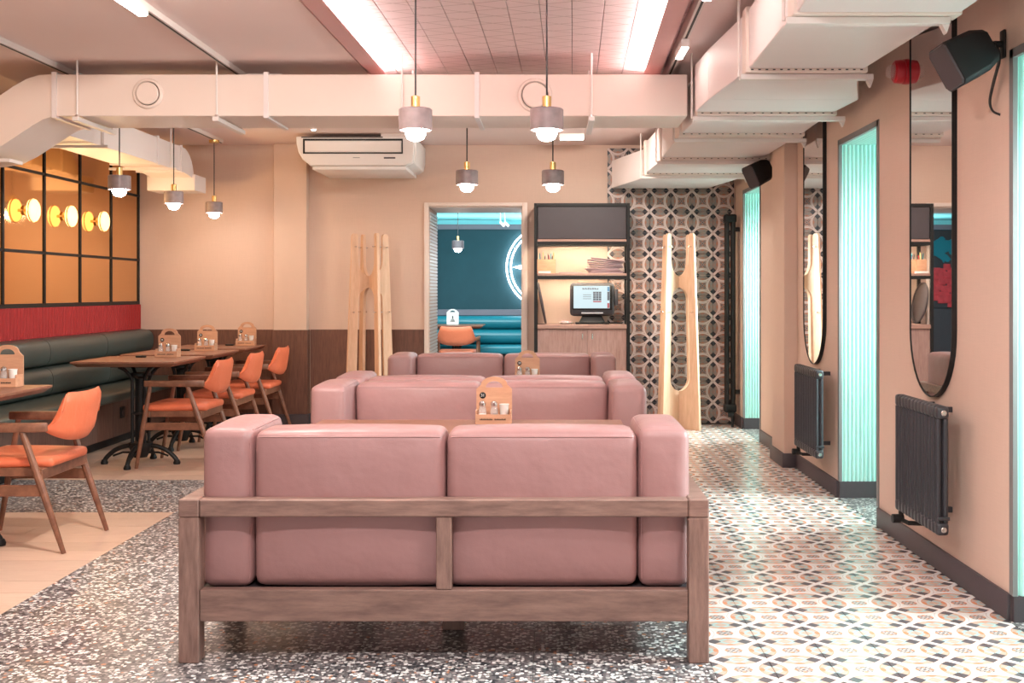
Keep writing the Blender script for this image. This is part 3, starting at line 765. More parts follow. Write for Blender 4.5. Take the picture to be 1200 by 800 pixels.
# ================================================================== DUCTS
d = thing('cross_duct', 'square painted air duct crossing the room under the ceiling, bent down at left', 'duct', (-1.2, 7.05, 2.3))
Y0, Y1 = 6.80, 7.30
obj('duct_section', MB().box(-2.98, .815, Y0, Y1, 2.298, 2.548), M['duct'], d, .004, 1)
S = Y0/1330
def wp(px, py): return ((px-646)*S, 1.25-(py-341)*S)
top = [wp(62, 87), wp(46, 88), wp(32, 92), wp(16, 101), wp(0, 112), wp(-16, 121), wp(-40, 128), wp(-60, 130)]
bot = [wp(-60, 186), wp(-40, 185), wp(-18, 181), wp(0, 172), wp(20, 159), wp(38, 147), wp(50, 140), wp(62, 136)]
bm_ = MB(); n = len(top)
for a in range(n-1):
    b0, b1 = bot[n-1-a], bot[n-2-a]
    bm_.hexa([(b0[0], Y0, b0[1]), (b0[0], Y1, b0[1]), (top[a][0], Y1, top[a][1]), (top[a][0], Y0, top[a][1])],
             [(b1[0], Y0, b1[1]), (b1[0], Y1, b1[1]), (top[a+1][0], Y1, top[a+1][1]), (top[a+1][0], Y0, top[a+1][1])])
# keep only the outer skin of the bend
el = MB(); rows = [[(top[i][0], y, top[i][1]) for y in (Y0, Y1)]+[(bot[n-1-i][0], y, bot[n-1-i][1]) for y in (Y1, Y0)] for i in range(n)]
rows = [r_+[r_[0]] for r_ in rows]; sheet(el, rows)
el.add([(top[-1][0], Y0, top[-1][1]), (top[-1][0], Y1, top[-1][1]), (bot[0][0], Y1, bot[0][1]), (bot[0][0], Y0, bot[0][1])], [(0, 1, 2, 3)])
obj('elbow', el, M['duct'], d, angle=50)
def flange(mb, x, e=.012, wd=.028):
    mb.box(x-wd/2, x+wd/2, Y0-e, Y0-.0005, 2.298-e, 2.548+e); mb.box(x-wd/2, x+wd/2, Y1+.0005, Y1+e, 2.298-e, 2.548+e)
    mb.box(x-wd/2, x+wd/2, Y0-.0005, Y1+.0005, 2.298-e, 2.2975); mb.box(x-wd/2, x+wd/2, Y0-.0005, Y1+.0005, 2.5485, 2.548+e); return mb
for px in (64, 312, 559): obj('flange', flange(MB(), (px-646)*S), M['duct_w'], d)
for px in (92, 255, 471.5, 693):
    x = (px-646)*S
    for yy in (Y0-.02, Y1+.02):
        zt_ = TZ-.001 if -1.06 < x < .60 else CEIL-.001
        obj('hanger_rod', MB().tube([(x, yy, 2.29), (x, yy, zt_)], .006, 8), M['fit'], d)
    r_ = obj('support_strut', MB().box(x-.018, x+.018, Y0-.05, Y1+.05, 2.262, 2.288), M['fit'], d, .002, 1)
    obj('nut', MB().lathe([(.001, 0), (.013, 0), (.013, .014), (.001, .014)], (x, Y0-.02, 2.289), 6), M['chrome'], r_)
obj('support_strut', MB().box(-3.36, -3.24, Y0-.01, Y0+.16, 2.022, 2.044), M['fit'], d, .002, 1)
for k, (px, py, r_) in enumerate(((174, 110, .088), (627, 112, .100))):
    x, z = wp(px, py)
    t = tag(obj('air_valve', MB().lathe([(r_*.86, -.001), (r_, -.001), (r_+.004, -.010), (r_*.97, -.020), (r_*.86, -.022), (r_*.80, -.014), (r_*.80, -.001)], (x, Y0-.0005, z), 36, 'y'), M['duct']),
            'round white air valve on the %s half of the crossing duct' % ('left', 'right')[k], 'air vent', 'air valves on the crossing duct')
    obj('valve_disc', MB().lathe([(.001, -.030), (r_*.70, -.030), (r_*.76, -.024), (r_*.76, -.012), (.001, -.012)], (x, Y0, z), 36, 'y'), M['duct'], t)
    obj('shadow_gap', MB().lathe([(.001, -.003), (r_*.84, -.003), (r_*.84, -.001), (.001, -.001)], (x, Y0, z), 36, 'y'), M['dark'], t)
# left duct running to the back along the mirror wall
d = thing('left_duct', 'white air duct running to the back above the amber mirror wall', 'duct', (-3.37, 8.7, 2.28))
def sec(mb, a, b):  # a,b = (y, x0, x1, z0, z1)
    def lp(q): y, x0, x1, z0, z1 = q; return [(x0, y, z0), (x1, y, z0), (x1, y, z1), (x0, y, z1)]
    return mb.hexa(lp(a), lp(b))
obj('duct_section', sec(MB(), (7.33, -3.57, -3.21, 2.285, 2.50), (9.22, -3.57, -3.20, 2.285, 2.50)), M['duct_w'], d, .003, 1)
obj('duct_section', sec(MB(), (9.22, -3.57, -3.20, 2.285, 2.50), (9.86, -3.57, -3.20, 2.285, 2.50)), M['duct_w'], d, .003, 1)
e_ = MB(); prof = []
for k in range(7):
    a = k/6*math.radians(78); prof.append((9.86+.30*math.sin(a), 2.285-.02*k/6-.03*(1-math.cos(a)), 2.50-.24*(1-math.cos(a))))
rows = [[(-3.57, y, z0), (-3.20, y, z0), (-3.20, y, z1), (-3.57, y, z1), (-3.57, y, z0)] for y, z0, z1 in prof]; sheet(e_, rows)
obj('elbow', e_, M['duct_w'], d, angle=60)
obj('end_box', MB().box(-3.60, -3.17, 10.10, 10.42, 2.145, 2.29), M['duct_w'], d, .005, 1)
for y in (8.1, 9.22, 9.80): obj('flange', MB().box(-3.585, -3.195+.008, y-.014, y+.014, 2.273, 2.512), M['duct_w'], d, .002, 1)
for y in (7.95, 9.4):
    obj('support_strut', MB().box(-3.66, -3.10, y-.016, y+.016, 2.252, 2.272), M['fit'], d, .002, 1)
    obj('hanger_rod', MB().tube([(-3.15, y, 2.262), (-3.15, y, CEIL-.001)], .006, 8), M['fit'], d)
# big duct along the right wall
d = thing('right_duct', 'large stepped white air duct running along the right wall under ceiling', 'duct', (1.2, 7, 2.28))
Zt = 2.555
secs = [((3.30, .86, 1.50, 2.27, Zt), (4.16, .90, 1.50, 2.27, Zt)),
        ((4.24, .90, 1.49, 2.28, Zt), (5.25, .915, 1.45, 2.28, Zt)),
        ((5.35, .91, 1.44, 2.28, Zt), (6.11, .846, 1.655, 2.28, Zt)),
        ((6.11, .846, 1.655, 2.28, Zt), (6.52, .828, 1.63, 2.28, Zt)),
        ((6.64, .88, 1.625, 2.28, Zt), (7.40, .853, 1.64, 2.28, Zt)),
        ((7.66, .852, 1.64, 2.28, Zt), (8.74, .852, 1.635, 2.28, Zt)),
        ((8.90, .862, 1.68, 2.28, Zt), (9.93, .828, 1.69, 2.28, Zt)),
        ((9.97, .82, 1.69, 2.25, 2.50), (10.62, .566, 1.47, 2.212, 2.47))]
for a, b in secs: obj('duct_section', sec(MB(), a, b), M['duct_w'], d, .004, 1)
fl = [(4.20, .885, 1.505, 1.47), (5.30, .90, 1.465, 1.50), (6.58, .84, 1.645, 1.70), (7.53, .835, 1.655, 1.69), (8.82, .84, 1.69, 1.70), (9.95, .81, 1.70, 1.72)]
for y, x0, x1, xs_ in fl:
    hw = .05 if y not in (7.53,) else .13
    obj('flange', MB().box(x0, x1, y-hw, y+hw, 2.262, Zt+.012), M['duct'], d, .003, 1)
    mb = MB()
    for k in range(16):
        xx = x0+.03+(x1-x0-.06)*k/15; mb.box(xx-.006, xx+.006, y-hw-.002, y-hw+.001, 2.272, 2.277)
    obj('slot_row', mb, M['dark'], d)
    obj('support_strut', MB().box(x0-.02, xs_, y-.022, y+.022, 2.235, 2.2605), M['fit'], d, .002, 1)
    obj('strut_clip', MB().prism([(xs_-.03, 2.234), (xs_, 2.234), (xs_-.012, 2.200)], y-.016, y+.016, 'xz'), M['fit'], d)
    obj('hanger_rod', MB().tube([(x0-.025, y, 2.25), (x0-.025, y, CEIL-.001)], .006, 8), M['fit'], d)

# ================================================================== TRACKS AND CEILING FIXTURES
def track(label, x0, ya, yb, slantk, heads, elbow=None):
    t = thing('track_rail', label, 'track light', (x0, ya, CEIL))
    f = lambda y: x0+slantk*y
    mb = MB().hexa([(f(ya)-.018, ya, CEIL-.034), (f(ya)+.018, ya, CEIL-.034), (f(ya)+.018, ya, CEIL-.001), (f(ya)-.018, ya, CEIL-.001)],
                   [(f(yb)-.018, yb, CEIL-.034), (f(yb)+.018, yb, CEIL-.034), (f(yb)+.018, yb, CEIL-.001), (f(yb)-.018, yb, CEIL-.001)])
    if elbow: mb.box(f(yb)-.018, f(yb)+elbow, yb, yb+.036, CEIL-.034, CEIL-.001)
    obj('rail', mb, M['fit'], t)
    obj('conductor_slot', MB().hexa([(f(ya)-.006, ya, CEIL-.0355), (f(ya)+.006, ya, CEIL-.0355), (f(ya)+.006, ya, CEIL-.034), (f(ya)-.006, ya, CEIL-.034)],
                    [(f(yb)-.006, yb, CEIL-.0355), (f(yb)+.006, yb, CEIL-.0355), (f(yb)+.006, yb, CEIL-.034), (f(yb)-.006, yb, CEIL-.034)]), M['black'], t)
    return f
f = track('white ceiling track left of the tray, turning right above the crossing duct', -1.95, 3.0, 7.20, 0, [], .24)
def spot_bar(x, ya, yb, label, kk=0):
    t = thing('track_spot', label, 'spotlight', (x, ya, CEIL-.04), 0, 'linear track spotlights')
    obj('housing', MB().hexa([(x-.022, ya, CEIL-.078), (x+.022, ya, CEIL-.078), (x+.022, ya, CEIL-.036), (x-.022, ya, CEIL-.036)],
                             [(x-.022+kk*(yb-ya), yb, CEIL-.078), (x+.022+kk*(yb-ya), yb, CEIL-.078), (x+.022+kk*(yb-ya), yb, CEIL-.036), (x-.022+kk*(yb-ya), yb, CEIL-.036)]), M['fit'], t, .003, 1)
    obj('lens', MB().box(x-.018+kk*.1, x+.018+kk*.1, ya+.02, yb-.02, CEIL-.082, CEIL-.0785), M['spot'], t)
spot_bar(-1.93, 4.5, 5.38, 'linear white spotlight glowing on the left ceiling track')
track('white ceiling track above the wooden tables along the left wall', -3.0, 4.0, 10.32, 0, [])
fr = track('white ceiling track between the tray and the right duct', .604, 3.5, 7.6, .0188, [])
spot_bar(.695, 4.4, 5.10, 'nearer linear spotlight on the track beside the right duct')
spot_bar(.715, 6.04, 6.38, 'farther linear spotlight on the track beside the right duct')
for k, (a, b) in enumerate(((-1.49, -1.18), (.07, .29))):
    t = thing('ceiling_bar_light', 'small white bar light on the ceiling %s' % ('right of the air conditioner', 'above the black shelf unit')[k], 'light', (a, 10.0, CEIL))
    obj('housing', MB().box(a, b, 9.92, 10.0, CEIL-.045, CEIL-.001), M['fit'], t, .003, 1); obj('lens', MB().box(a+.01, b-.01, 9.93, 9.99, CEIL-.050, CEIL-.0455), M['spot'], t)
t = thing('ceiling_spot', 'tiny white spotlight on the ceiling left of the air conditioner', 'spotlight', (-1.99, 9.5, CEIL))
obj('housing', MB().lathe([(.001, -.030), (.024, -.030), (.026, -.001), (.001, -.001)], (-1.99, 9.5, CEIL), 16), M['fit'], t); obj('lens', MB().lathe([(.001, -.035), (.018, -.034), (.020, -.0305), (.001, -.0305)], (-1.99, 9.5, CEIL), 16), M['spot'], t)

# ================================================================== AIR CONDITIONER
t = thing('air_conditioner', 'white split air conditioner hung high on the back wall', 'air conditioner', (-1.68, 10.2, 2.28))
yA = 9.90
prof = [(-2.235, 2.60), (-2.235, 2.54), (-2.215, 2.46), (-2.18, 2.40), (-2.11, 2.345), (-1.26, 2.345), (-1.205, 2.375), (-1.19, 2.45), (-1.19, 2.60)]
mb = MB(); n = len(prof)
mb.prism([(.985*(p[0]+1.69)-1.69, p[1]) for p in prof], yA, yA+.10, 'xz'); obj('front_body', mb, M['white'], t, .012, 3)
obj('rear_body', MB().prism([(p[0]*1.0, p[1]) for p in prof], yA+.101, YB-.002, 'xz'), M['white'], t, .006, 2)
obj('bottom_pan', MB().box(-2.09, -1.27, yA+.03, YB-.02, 2.312, 2.3445), M['white'], t, .006, 2)
obj('grille_frame', MB().box(-2.165, -1.295, yA-.006, yA+.002, 2.562, 2.578).box(-2.165, -1.295, yA-.006, yA+.002, 2.448, 2.460).box(-2.165, -2.150, yA-.006, yA+.002, 2.46, 2.562).box(-1.305, -1.295, yA-.006, yA+.002, 2.46, 2.562), M['black'], t)
obj('louvre', MB().box(-2.145, -1.31, yA-.008, yA-.001, 2.466, 2.556), M['white'], t, .002, 1)
obj('top_slot', MB().box(-2.18, -1.47, yA-.002, yA+.01, 2.587, 2.596), M['black'], t)
obj('display', MB().box(-1.46, -1.36, yA-.003, yA+.001, 2.405, 2.418), M['dark'], t)
obj('label_mark', MB().box(-1.73, -1.67, yA-.002, yA+.001, 2.411, 2.416), M['greytrim'], t)

# ================================================================== COAT STANDS (two crossing slotted boards)
def coat_board(t, yaw, c, Ht=1.77, half=True):
    bm = bmesh.new(); W = lambda z: .245-.068*z/Ht
    R_ = .062
    out = [(-W(0), 0), (W(0), 0), (W(Ht), Ht-.02), (W(Ht)-.012, Ht), (W(Ht)-.045, Ht), (W(Ht)-.058, Ht-.02)]
    ru = W(Ht)-.058
    out += [(ru*math.cos(a), Ht-.245-.14*math.sin(a)) for a in [PI*k/14 for k in range(15)]]
    out += [(-W(Ht)+.058, Ht-.02), (-W(Ht)+.045, Ht), (-W(Ht)+.012, Ht), (-W(Ht), Ht-.02)]
    z1, z0 = Ht-.60, .46
    ra, rb = .118, .135
    hole = [(ra*math.cos(a), z1+.115*math.sin(a)) for a in [PI*k/14 for k in range(15)]]+[(-rb*math.cos(a), z0-.12*math.sin(a)) for a in [PI*k/14 for k in range(15)]]
    def loop(pts):
        vs = [bm.verts.new((p[0], 0, p[1])) for p in pts]
        return [bm.edges.new((vs[i], vs[(i+1) % len(vs)])) for i in range(len(vs))]
    bmesh.ops.triangle_fill(bm, use_beauty=True, edges=loop(out)+loop(hole))
    r = bmesh.ops.extrude_face_region(bm, geom=bm.faces[:]); bmesh.ops.translate(bm, verts=[v for v in r['geom'] if isinstance(v, bmesh.types.BMVert)], vec=(0, .026, 0))
    bmesh.ops.translate(bm, verts=bm.verts, vec=(0, -.013, 0)); bmesh.ops.recalc_face_normals(bm, faces=bm.faces)
    bm.transform(Matrix.Rotation(yaw, 4, 'Z'))
    for f in bm.faces: f.smooth = True
    me = bpy.data.meshes.new('slotted_board'); bm.to_mesh(me); bm.free(); me.set_sharp_from_angle(angle=.6); me.materials.append(M['ash'])
    o = bpy.data.objects.new('slotted_board', me); COL.objects.link(o); o.parent = t
    for sx in (-1, 1):
        for z in (Ht-.12, Ht-.71):
            x = sx*(W(z)-.03); p0 = Matrix.Rotation(yaw, 4, 'Z') @ Vector((x, -.045, z)); p1 = Matrix.Rotation(yaw, 4, 'Z') @ Vector((x, .045, z))
            pg = bpy.data.objects.new('peg', MB().tube([p0, p1], .006, 8).mesh('peg', M['chrome'])); COL.objects.link(pg); pg.parent = o
for k, (px, y, yw) in enumerate(((433.5, 10.32, math.radians(33)), (795.5, 10.34, math.radians(45)))):
    x = (px-646)*y/1330
    t = thing('coat_stand', 'pale ash coat stand of crossed slotted boards %s' % ('left of the doorway', 'before the patterned tiles right of the shelf')[k], 'coat stand', (0, 0, 0), 0, 'wooden coat stands')
    coat_board(t, yw if k == 0 else -yw, 0); coat_board(t, (yw if k == 0 else -yw)+PI/2, 0); t.location = (x, y, 0)

# ================================================================== SHELF UNIT
SX0, SX1, SYF, SYK = -.156, .716, 10.33, 10.70
t = thing('shelf_unit', 'tall black steel shelf unit with oak cabinet, right of the doorway', 'shelf unit', (.28, 10.5, 0))
for x in (SX0, SX1-.028):
    for y in (SYF, SYK-.028): obj('post', MB().box(x, x+.028, y, y+.028, 0, 2.05), M['black'], t)
for z in (2.022, 1.672, 1.362): obj('crossbar', MB().box(SX0+.029, SX1-.029, SYF, SYF+.028, z, z+.028), M['black'], t); obj('crossbar', MB().box(SX0+.029, SX1-.029, SYK-.028, SYK, z, z+.028), M['black'], t)
for x in (SX0, SX1-.028):
    for z in (2.022, 1.672, 1.362): obj('end_bar', MB().box(x, x+.028, SYF+.029, SYK-.029, z, z+.028), M['black'], t)
obj('top_cabinet', MB().box(SX0+.032, SX1-.032, SYF+.012, SYK-.03, 1.725, 2.020), M['dark'], t, .003, 1)
cab = obj('cabinet_body', MB().box(SX0+.030, SX1-.030, SYF+.03, SYK-.002, .06, .905), M['cab'], t)
for z in (1.7005, 1.3905): obj('shelf_board', MB().box(SX0+.030, SX1-.030, SYF+.002, SYK-.03, z, z+.022), M['cab_h'], t, .002, 1)
obj('counter', MB().box(SX0+.030, SX1-.030, SYF-.01, SYK-.002, .906, .945), M['cab_h'], t, .003, 1)
xm = (SX0+SX1)/2+.047
for a, b, hx in ((SX0+.031, xm-.0015, xm-.045), (xm+.0015, SX1-.031, xm+.045)):
    dd = obj('door', MB().box(a, b, SYF+.008, SYF+.029, .07, .902), M['cab'], t, .002, 1)
    obj('handle', MB().tube([(hx, SYF+.008, .868), (hx, SYF-.018, .862), (hx, SYF-.018, .815), (hx, SYF+.008, .809)], .0045, 6), M['chrome'], dd)
tag(obj('shelf_light', MB().box(SX0+.05, SX1-.05, SYF+.05, SYF+.07, 1.690, 1.699), M['shelfled']), 'warm light strip under the upper shelf of the black unit', 'light strip')
tag(obj('shelf_light', MB().box(SX0+.05, SX1-.05, SYF+.05, SYF+.07, 1.380, 1.389), M['shelfled']), 'warm light strip under the middle shelf, above the touchscreen till', 'light strip')
def pencil_cup(x, y, label):
    z = 1.4126; c = thing('pencil_cup', label, 'cup', (x, y, z), 0, 'pencil cups')
    obj('cup', MB().box(x-.045, x+.045, y-.045, y-.037, z, z+.13).box(x-.045, x+.045, y+.037, y+.045, z, z+.13).box(x-.045, x-.037, y-.037, y+.037, z, z+.13).box(x+.037, x+.045, y-.037, y+.037, z, z+.13).box(x-.037, x+.037, y-.037, y+.037, z, z+.008), M['caddy'], c)
    return z
for k, x in enumerate((-.085, -.005)):
    z = pencil_cup(x, 10.48+.02*k, 'square wooden pencil cup on the middle shelf, %s one' % ('left', 'right')[k])
    cols = [('black', 'black'), ('red', 'redplas'), ('green', 'green'), ('blue', 'teal_l'), ('yellow', 'brass')]
    for j in range(5):
        a = j*1.26+k; bx, by = x+.012*math.cos(a), 10.48+.02*k+.012*math.sin(a)
        tag(obj('pencil', MB().tube([(bx, by, z+.009), (bx+.016*math.cos(a), by+.014*math.sin(a), z+.155+.008*j)], .0045, 6).tube([(bx+.016*math.cos(a), by+.014*math.sin(a), z+.155+.008*j), (bx+.0178*math.cos(a), by+.0155*math.sin(a), z+.168+.008*j)], [.0045, .001], 6), M[cols[j][1]]),
            '%s pencil standing in the %s wooden cup on the shelf' % (cols[j][0], ('left', 'right')[k]), 'pencil', 'pencils in the wooden cups')
tag(obj('napkin_stack', MB().box(-.118, -.005, 10.35, 10.41, 1.4126, 1.432), M['offwhite'], None, .003), 'small white paper stack before the pencil cups on the shelf', 'paper')
tag(obj('flat_menu', MB().box(.07, .28, 10.37, 10.55, 1.4126, 1.420), M['paper'], None, .001), 'mauve menu lying flat at the middle of the shelf', 'menu')
for k in range(9):   # untidy pile of menus
    z = 1.4126+.0125*k; sx = .03*math.sin(k*1.7)
    m_ = MB().box(-.155, .155, -.10, .10, 0, .0105).xf(Matrix.Translation((.50+sx*.5-.006*k, 10.49, z)) @ Matrix.Rotation(.10*math.sin(k*2.1), 4, 'Z'))
    m_.v = [Vector((p.x+.012*max(0, k-3), p.y, p.z+max(0, (.66-p.x))*.022*max(0, k-3))) for p in m_.v]
    tag(obj('menu', m_, M['paper'], None, .001), 'mauve menu in the untidy pile on the shelf, %s from the bottom' % ('first', 'second', 'third', 'fourth', 'fifth', 'sixth', 'seventh', 'eighth', 'ninth')[k], 'menu', 'menus piled on the shelf')
tr = MB().lathe([(.001, 0), (.185, 0), (.195, .008), (.195, .02), (.185, .022), (.18, .010), (.001, .010)], (0, 0, 0), 40, 'x')
tr.xf(Matrix.Translation((-.098, 10.50, 1.139)) @ Matrix.Rotation(-.19, 4, 'Y'))
tray = tag(obj('round_tray', tr, M['dark']), 'round dark tray leaning on the left side of the cabinet top', 'tray')
t = thing('sweet_dish', 'small white dish of pink sweets on the cabinet top', 'dish', (.135, 10.45, .9455))
obj('dish', MB().lathe([(.001, 0), (.04, 0), (.062, .014), (.066, .016), (.058, .018), (.038, .006), (.001, .006)], (.135, 10.45, .9455), 24), M['offwhite'], t)
sw = MB()
for k in range(26):
    a = random.uniform(0, 2*PI); r_ = .042*math.sqrt(random.random()); sw.rbox(.135+r_*math.cos(a)-.010, .135+r_*math.cos(a)+.010, 10.45+r_*math.sin(a)-.007, 10.45+r_*math.sin(a)+.007, .953+.010*random.random(), .967+.010*random.random(), .005, 1)
o = obj('sweets', sw, M['pink'], t); o['kind'] = 'stuff'
# till
t = thing('till_terminal', 'black touchscreen till with lit screen on the oak cabinet', 'till', (.38, 10.48, .9455))
cx = .377
obj('base', MB().box(cx-.155, cx+.155, 10.40, 10.60, .9455, .962).hexa([(cx-.12, 10.44, .962), (cx+.12, 10.44, .962), (cx+.12, 10.58, .962), (cx-.12, 10.58, .962)], [(cx-.085, 10.48, 1.03), (cx+.085, 10.48, 1.03), (cx+.085, 10.56, 1.03), (cx-.085, 10.56, 1.03)]), M['black'], t, .006, 2)
obj('screen_housing', MB().rbox(cx-.205, cx+.205, 10.445, 10.52, 1.02, 1.325, .035, 5), M['rad'], t, angle=60)
obj('bezel', MB().rbox(cx-.188, cx+.188, 10.438, 10.47, 1.075, 1.312, .014, 3), M['black'], t, angle=60)
sc_ = obj('screen', MB().box(cx-.172, cx+.160, 10.434, 10.4385, 1.092, 1.298), M['scr'], t)
obj('front_strip', MB().box(cx-.10, cx+.10, 10.440, 10.446, 1.043, 1.055), M['chrome'], t)
mb = MB()
for i in range(3):
    for j in range(4): mb.box(cx+.008+i*.026, cx+.031+i*.026, 10.4325, 10.434, 1.165+j*.0205, 1.183+j*.0205)
obj('keypad_graphic', mb, M['scr_grey'], sc_)
obj('red_bar_graphic', MB().box(cx+.008, cx+.083, 10.4325, 10.434, 1.148, 1.160), M['scr_red'], sc_)
mb = MB(); xx = cx-.09
for k in range(12):
    mb.box(xx, xx+.008, 10.4325, 10.434, 1.264, 1.264+random.choice((.012, .016))); xx += .0125
for k in range(3): mb.box(cx-.085, cx-.01, 10.4325, 10.434, 1.178+k*.018, 1.182+k*.018)
obj('text_graphic', mb, M['scr_grey'], sc_)
obj('side_graphic', MB().box(cx+.138, cx+.158, 10.4325, 10.434, 1.165, 1.245), M['scr_grey'], sc_); obj('side_graphic', MB().box(cx+.138, cx+.158, 10.4325, 10.434, 1.25, 1.29), M['scr_blue'], sc_); obj('side_graphic', MB().box(cx+.138, cx+.158, 10.4325, 10.434, 1.095, 1.14), M['scr_red'], sc_)
obj('card_reader', MB().box(cx+.207, cx+.240, 10.45, 10.52, 1.12, 1.27), M['rad'], t, .005, 2)
tag(obj('till_cable', MB().tube([(cx+.16, 10.52, .953), (cx+.21, 10.50, .957), (cx+.26, 10.54, .953), (cx+.29, 10.60, .957)], .005, 6).tube([(cx+.16, 10.55, .953), (cx+.23, 10.58, .96), (cx+.28, 10.50, .953)], .005, 6), M['cable']), 'black cables lying beside the till on the cabinet top', 'cable')

# ================================================================== MIRRORS, RADIATORS on the right wall
def wall_mirror(yc, w_, zb, zt, label):
    R = w_/2; N = 18; bl = .30
    prof = [(yc-R*math.cos(PI*k/N), zb+bl-bl*math.sin(PI*k/N)) for k in range(N+1)]
    tl = .10; prof += [(yc+R*math.cos(PI*k/N), zt-tl+tl*math.sin(PI*k/N)**.6) for k in range(N+1)]
    t = thing('wall_mirror', label, 'mirror', (XR, yc, zb), 0, 'pill shaped wall mirrors')
    obj('mirror_glass', MB().prism(prof, XR-.0215, XR-.004, 'yz'), M['mirror'], t, angle=30)
    n = len(prof); rim = MB(); outp = []
    for i in range(n):
        a, b = Vector(prof[i-1]), Vector(prof[(i+1) % n]); d_ = (b-a).normalized(); outp.append((prof[i][0]+d_.y*.006, prof[i][1]-d_.x*.006))
    rows = []
    for i in range(n+1):
        p, q = prof[i % n], outp[i % n]; rows.append([(XR-.001, q[0], q[1]), (XR-.025, q[0], q[1]), (XR-.025, p[0], p[1]), (XR-.020, p[0], p[1])])
    sheet(rim, rows); obj('frame', rim, M['black'], t, angle=50); return t
wall_mirror(5.16, .55, .775, 2.60, 'tall pill-shaped black framed mirror above the nearer radiator').rotation_euler = (0, 0, .0105)
wall_mirror(7.47, .55, .775, 2.60, 'tall pill-shaped black framed mirror above the farther radiator, beside the pillar')
def radiator(y0, y1, label):
    t = thing('radiator', label, 'radiator', (XR, y0, .24), 0, 'column radiators')
    n = int(round((y1-y0)/.046)); p = (y1-y0)/n; x0, x1 = 1.598, 1.650
    proto = None
    for k in range(n):
        y = y0+p*(k+.5); mb = MB()
        if proto is None:
            for x in (x0+.011, x1-.011): mb.tube([(x, y, .285), (x, y, .72)], .0118, 10)
            for z in (.262, .745): mb.rbox(x0, x1, y-p*.47, y+p*.47, z-.027, z+.027, .014, 2)
            proto = obj('section', mb, M['rad'], t, angle=60); py = y
        else:
            c = proto.copy(); COL.objects.link(c); c.parent = t; c.location = (0, y-py, 0)
    obj('end_plate', MB().rbox(x0, x1, y0-.006, y0+.002, .30, .315, .003, 1), M['rad'], t)
    for z in (.262, .745): obj('end_plug', MB().lathe([(.001, -.012), (.009, -.012), (.012, -.008), (.012, 0), (.001, 0)], ((x0+x1)/2, y0+.001, z), 16, 'y'), M['chrome'], t)
    for z in (.30, .735):
        for y in (y0+.24, y1-.12): obj('bracket', MB().box(x1-.004, XR-.001, y-.008, y+.008, z-.012, z+.012), M['rad'], t)
    obj('vent_cap', MB().tube([(x1-.02, y1-.001, .745), (x1-.02, y1+.03, .745)], .012, 8), M['brass'], t)
    v = obj('valve', MB().tube([((x0+x1)/2, y1-.02, .24), ((x0+x1)/2, y1-.02, .185)], .012, 8).tube([((x0+x1)/2, y1-.02, .19), ((x0+x1)/2+.01, y1-.10, .19), (XR-.001, y1-.12, .19)], .011, 8), M['black'], t)
    obj('valve_knob', MB().tube([((x0+x1)/2-.04, y1-.02, .195), ((x0+x1)/2+.01, y1-.02, .195)], .021, 12), M['black'], v)
radiator(4.70, 5.29, 'nearer dark column radiator under the pill mirror, closest to the camera')
radiator(6.86, 7.48, 'farther dark column radiator between the lit niche and the pillar')
# tall pipe radiator in the far corner
t = thing('pipe_radiator', 'tall narrow black pipe radiator in the far right corner', 'radiator', (1.66, 10.5, .2))
for dy in (0, .055):
    for dx in (0, .055): obj('pipe', MB().tube([(1.625+dx, 10.47+dy, .16), (1.625+dx, 10.47+dy, 1.93)], .02, 12), M['black'], t)
for z in (.17, 1.92): obj('header', MB().rbox(1.595, 1.71, 10.445, 10.555, z-.04, z+.04, .02, 3), M['black'], t, angle=60)
obj('bracket', MB().box(1.70, XR-.001, 10.49, 10.51, 1.80, 1.84).box(1.70, XR-.001, 10.49, 10.51, .30, .34), M['black'], t)
obj('valve', MB().tube([(1.66, 10.45, .13), (1.66, 10.40, .10), (1.66, 10.40, .005)], .013, 8).tube([(1.62, 10.40, .12), (1.67, 10.40, .12)], .024, 10), M['black'], t)

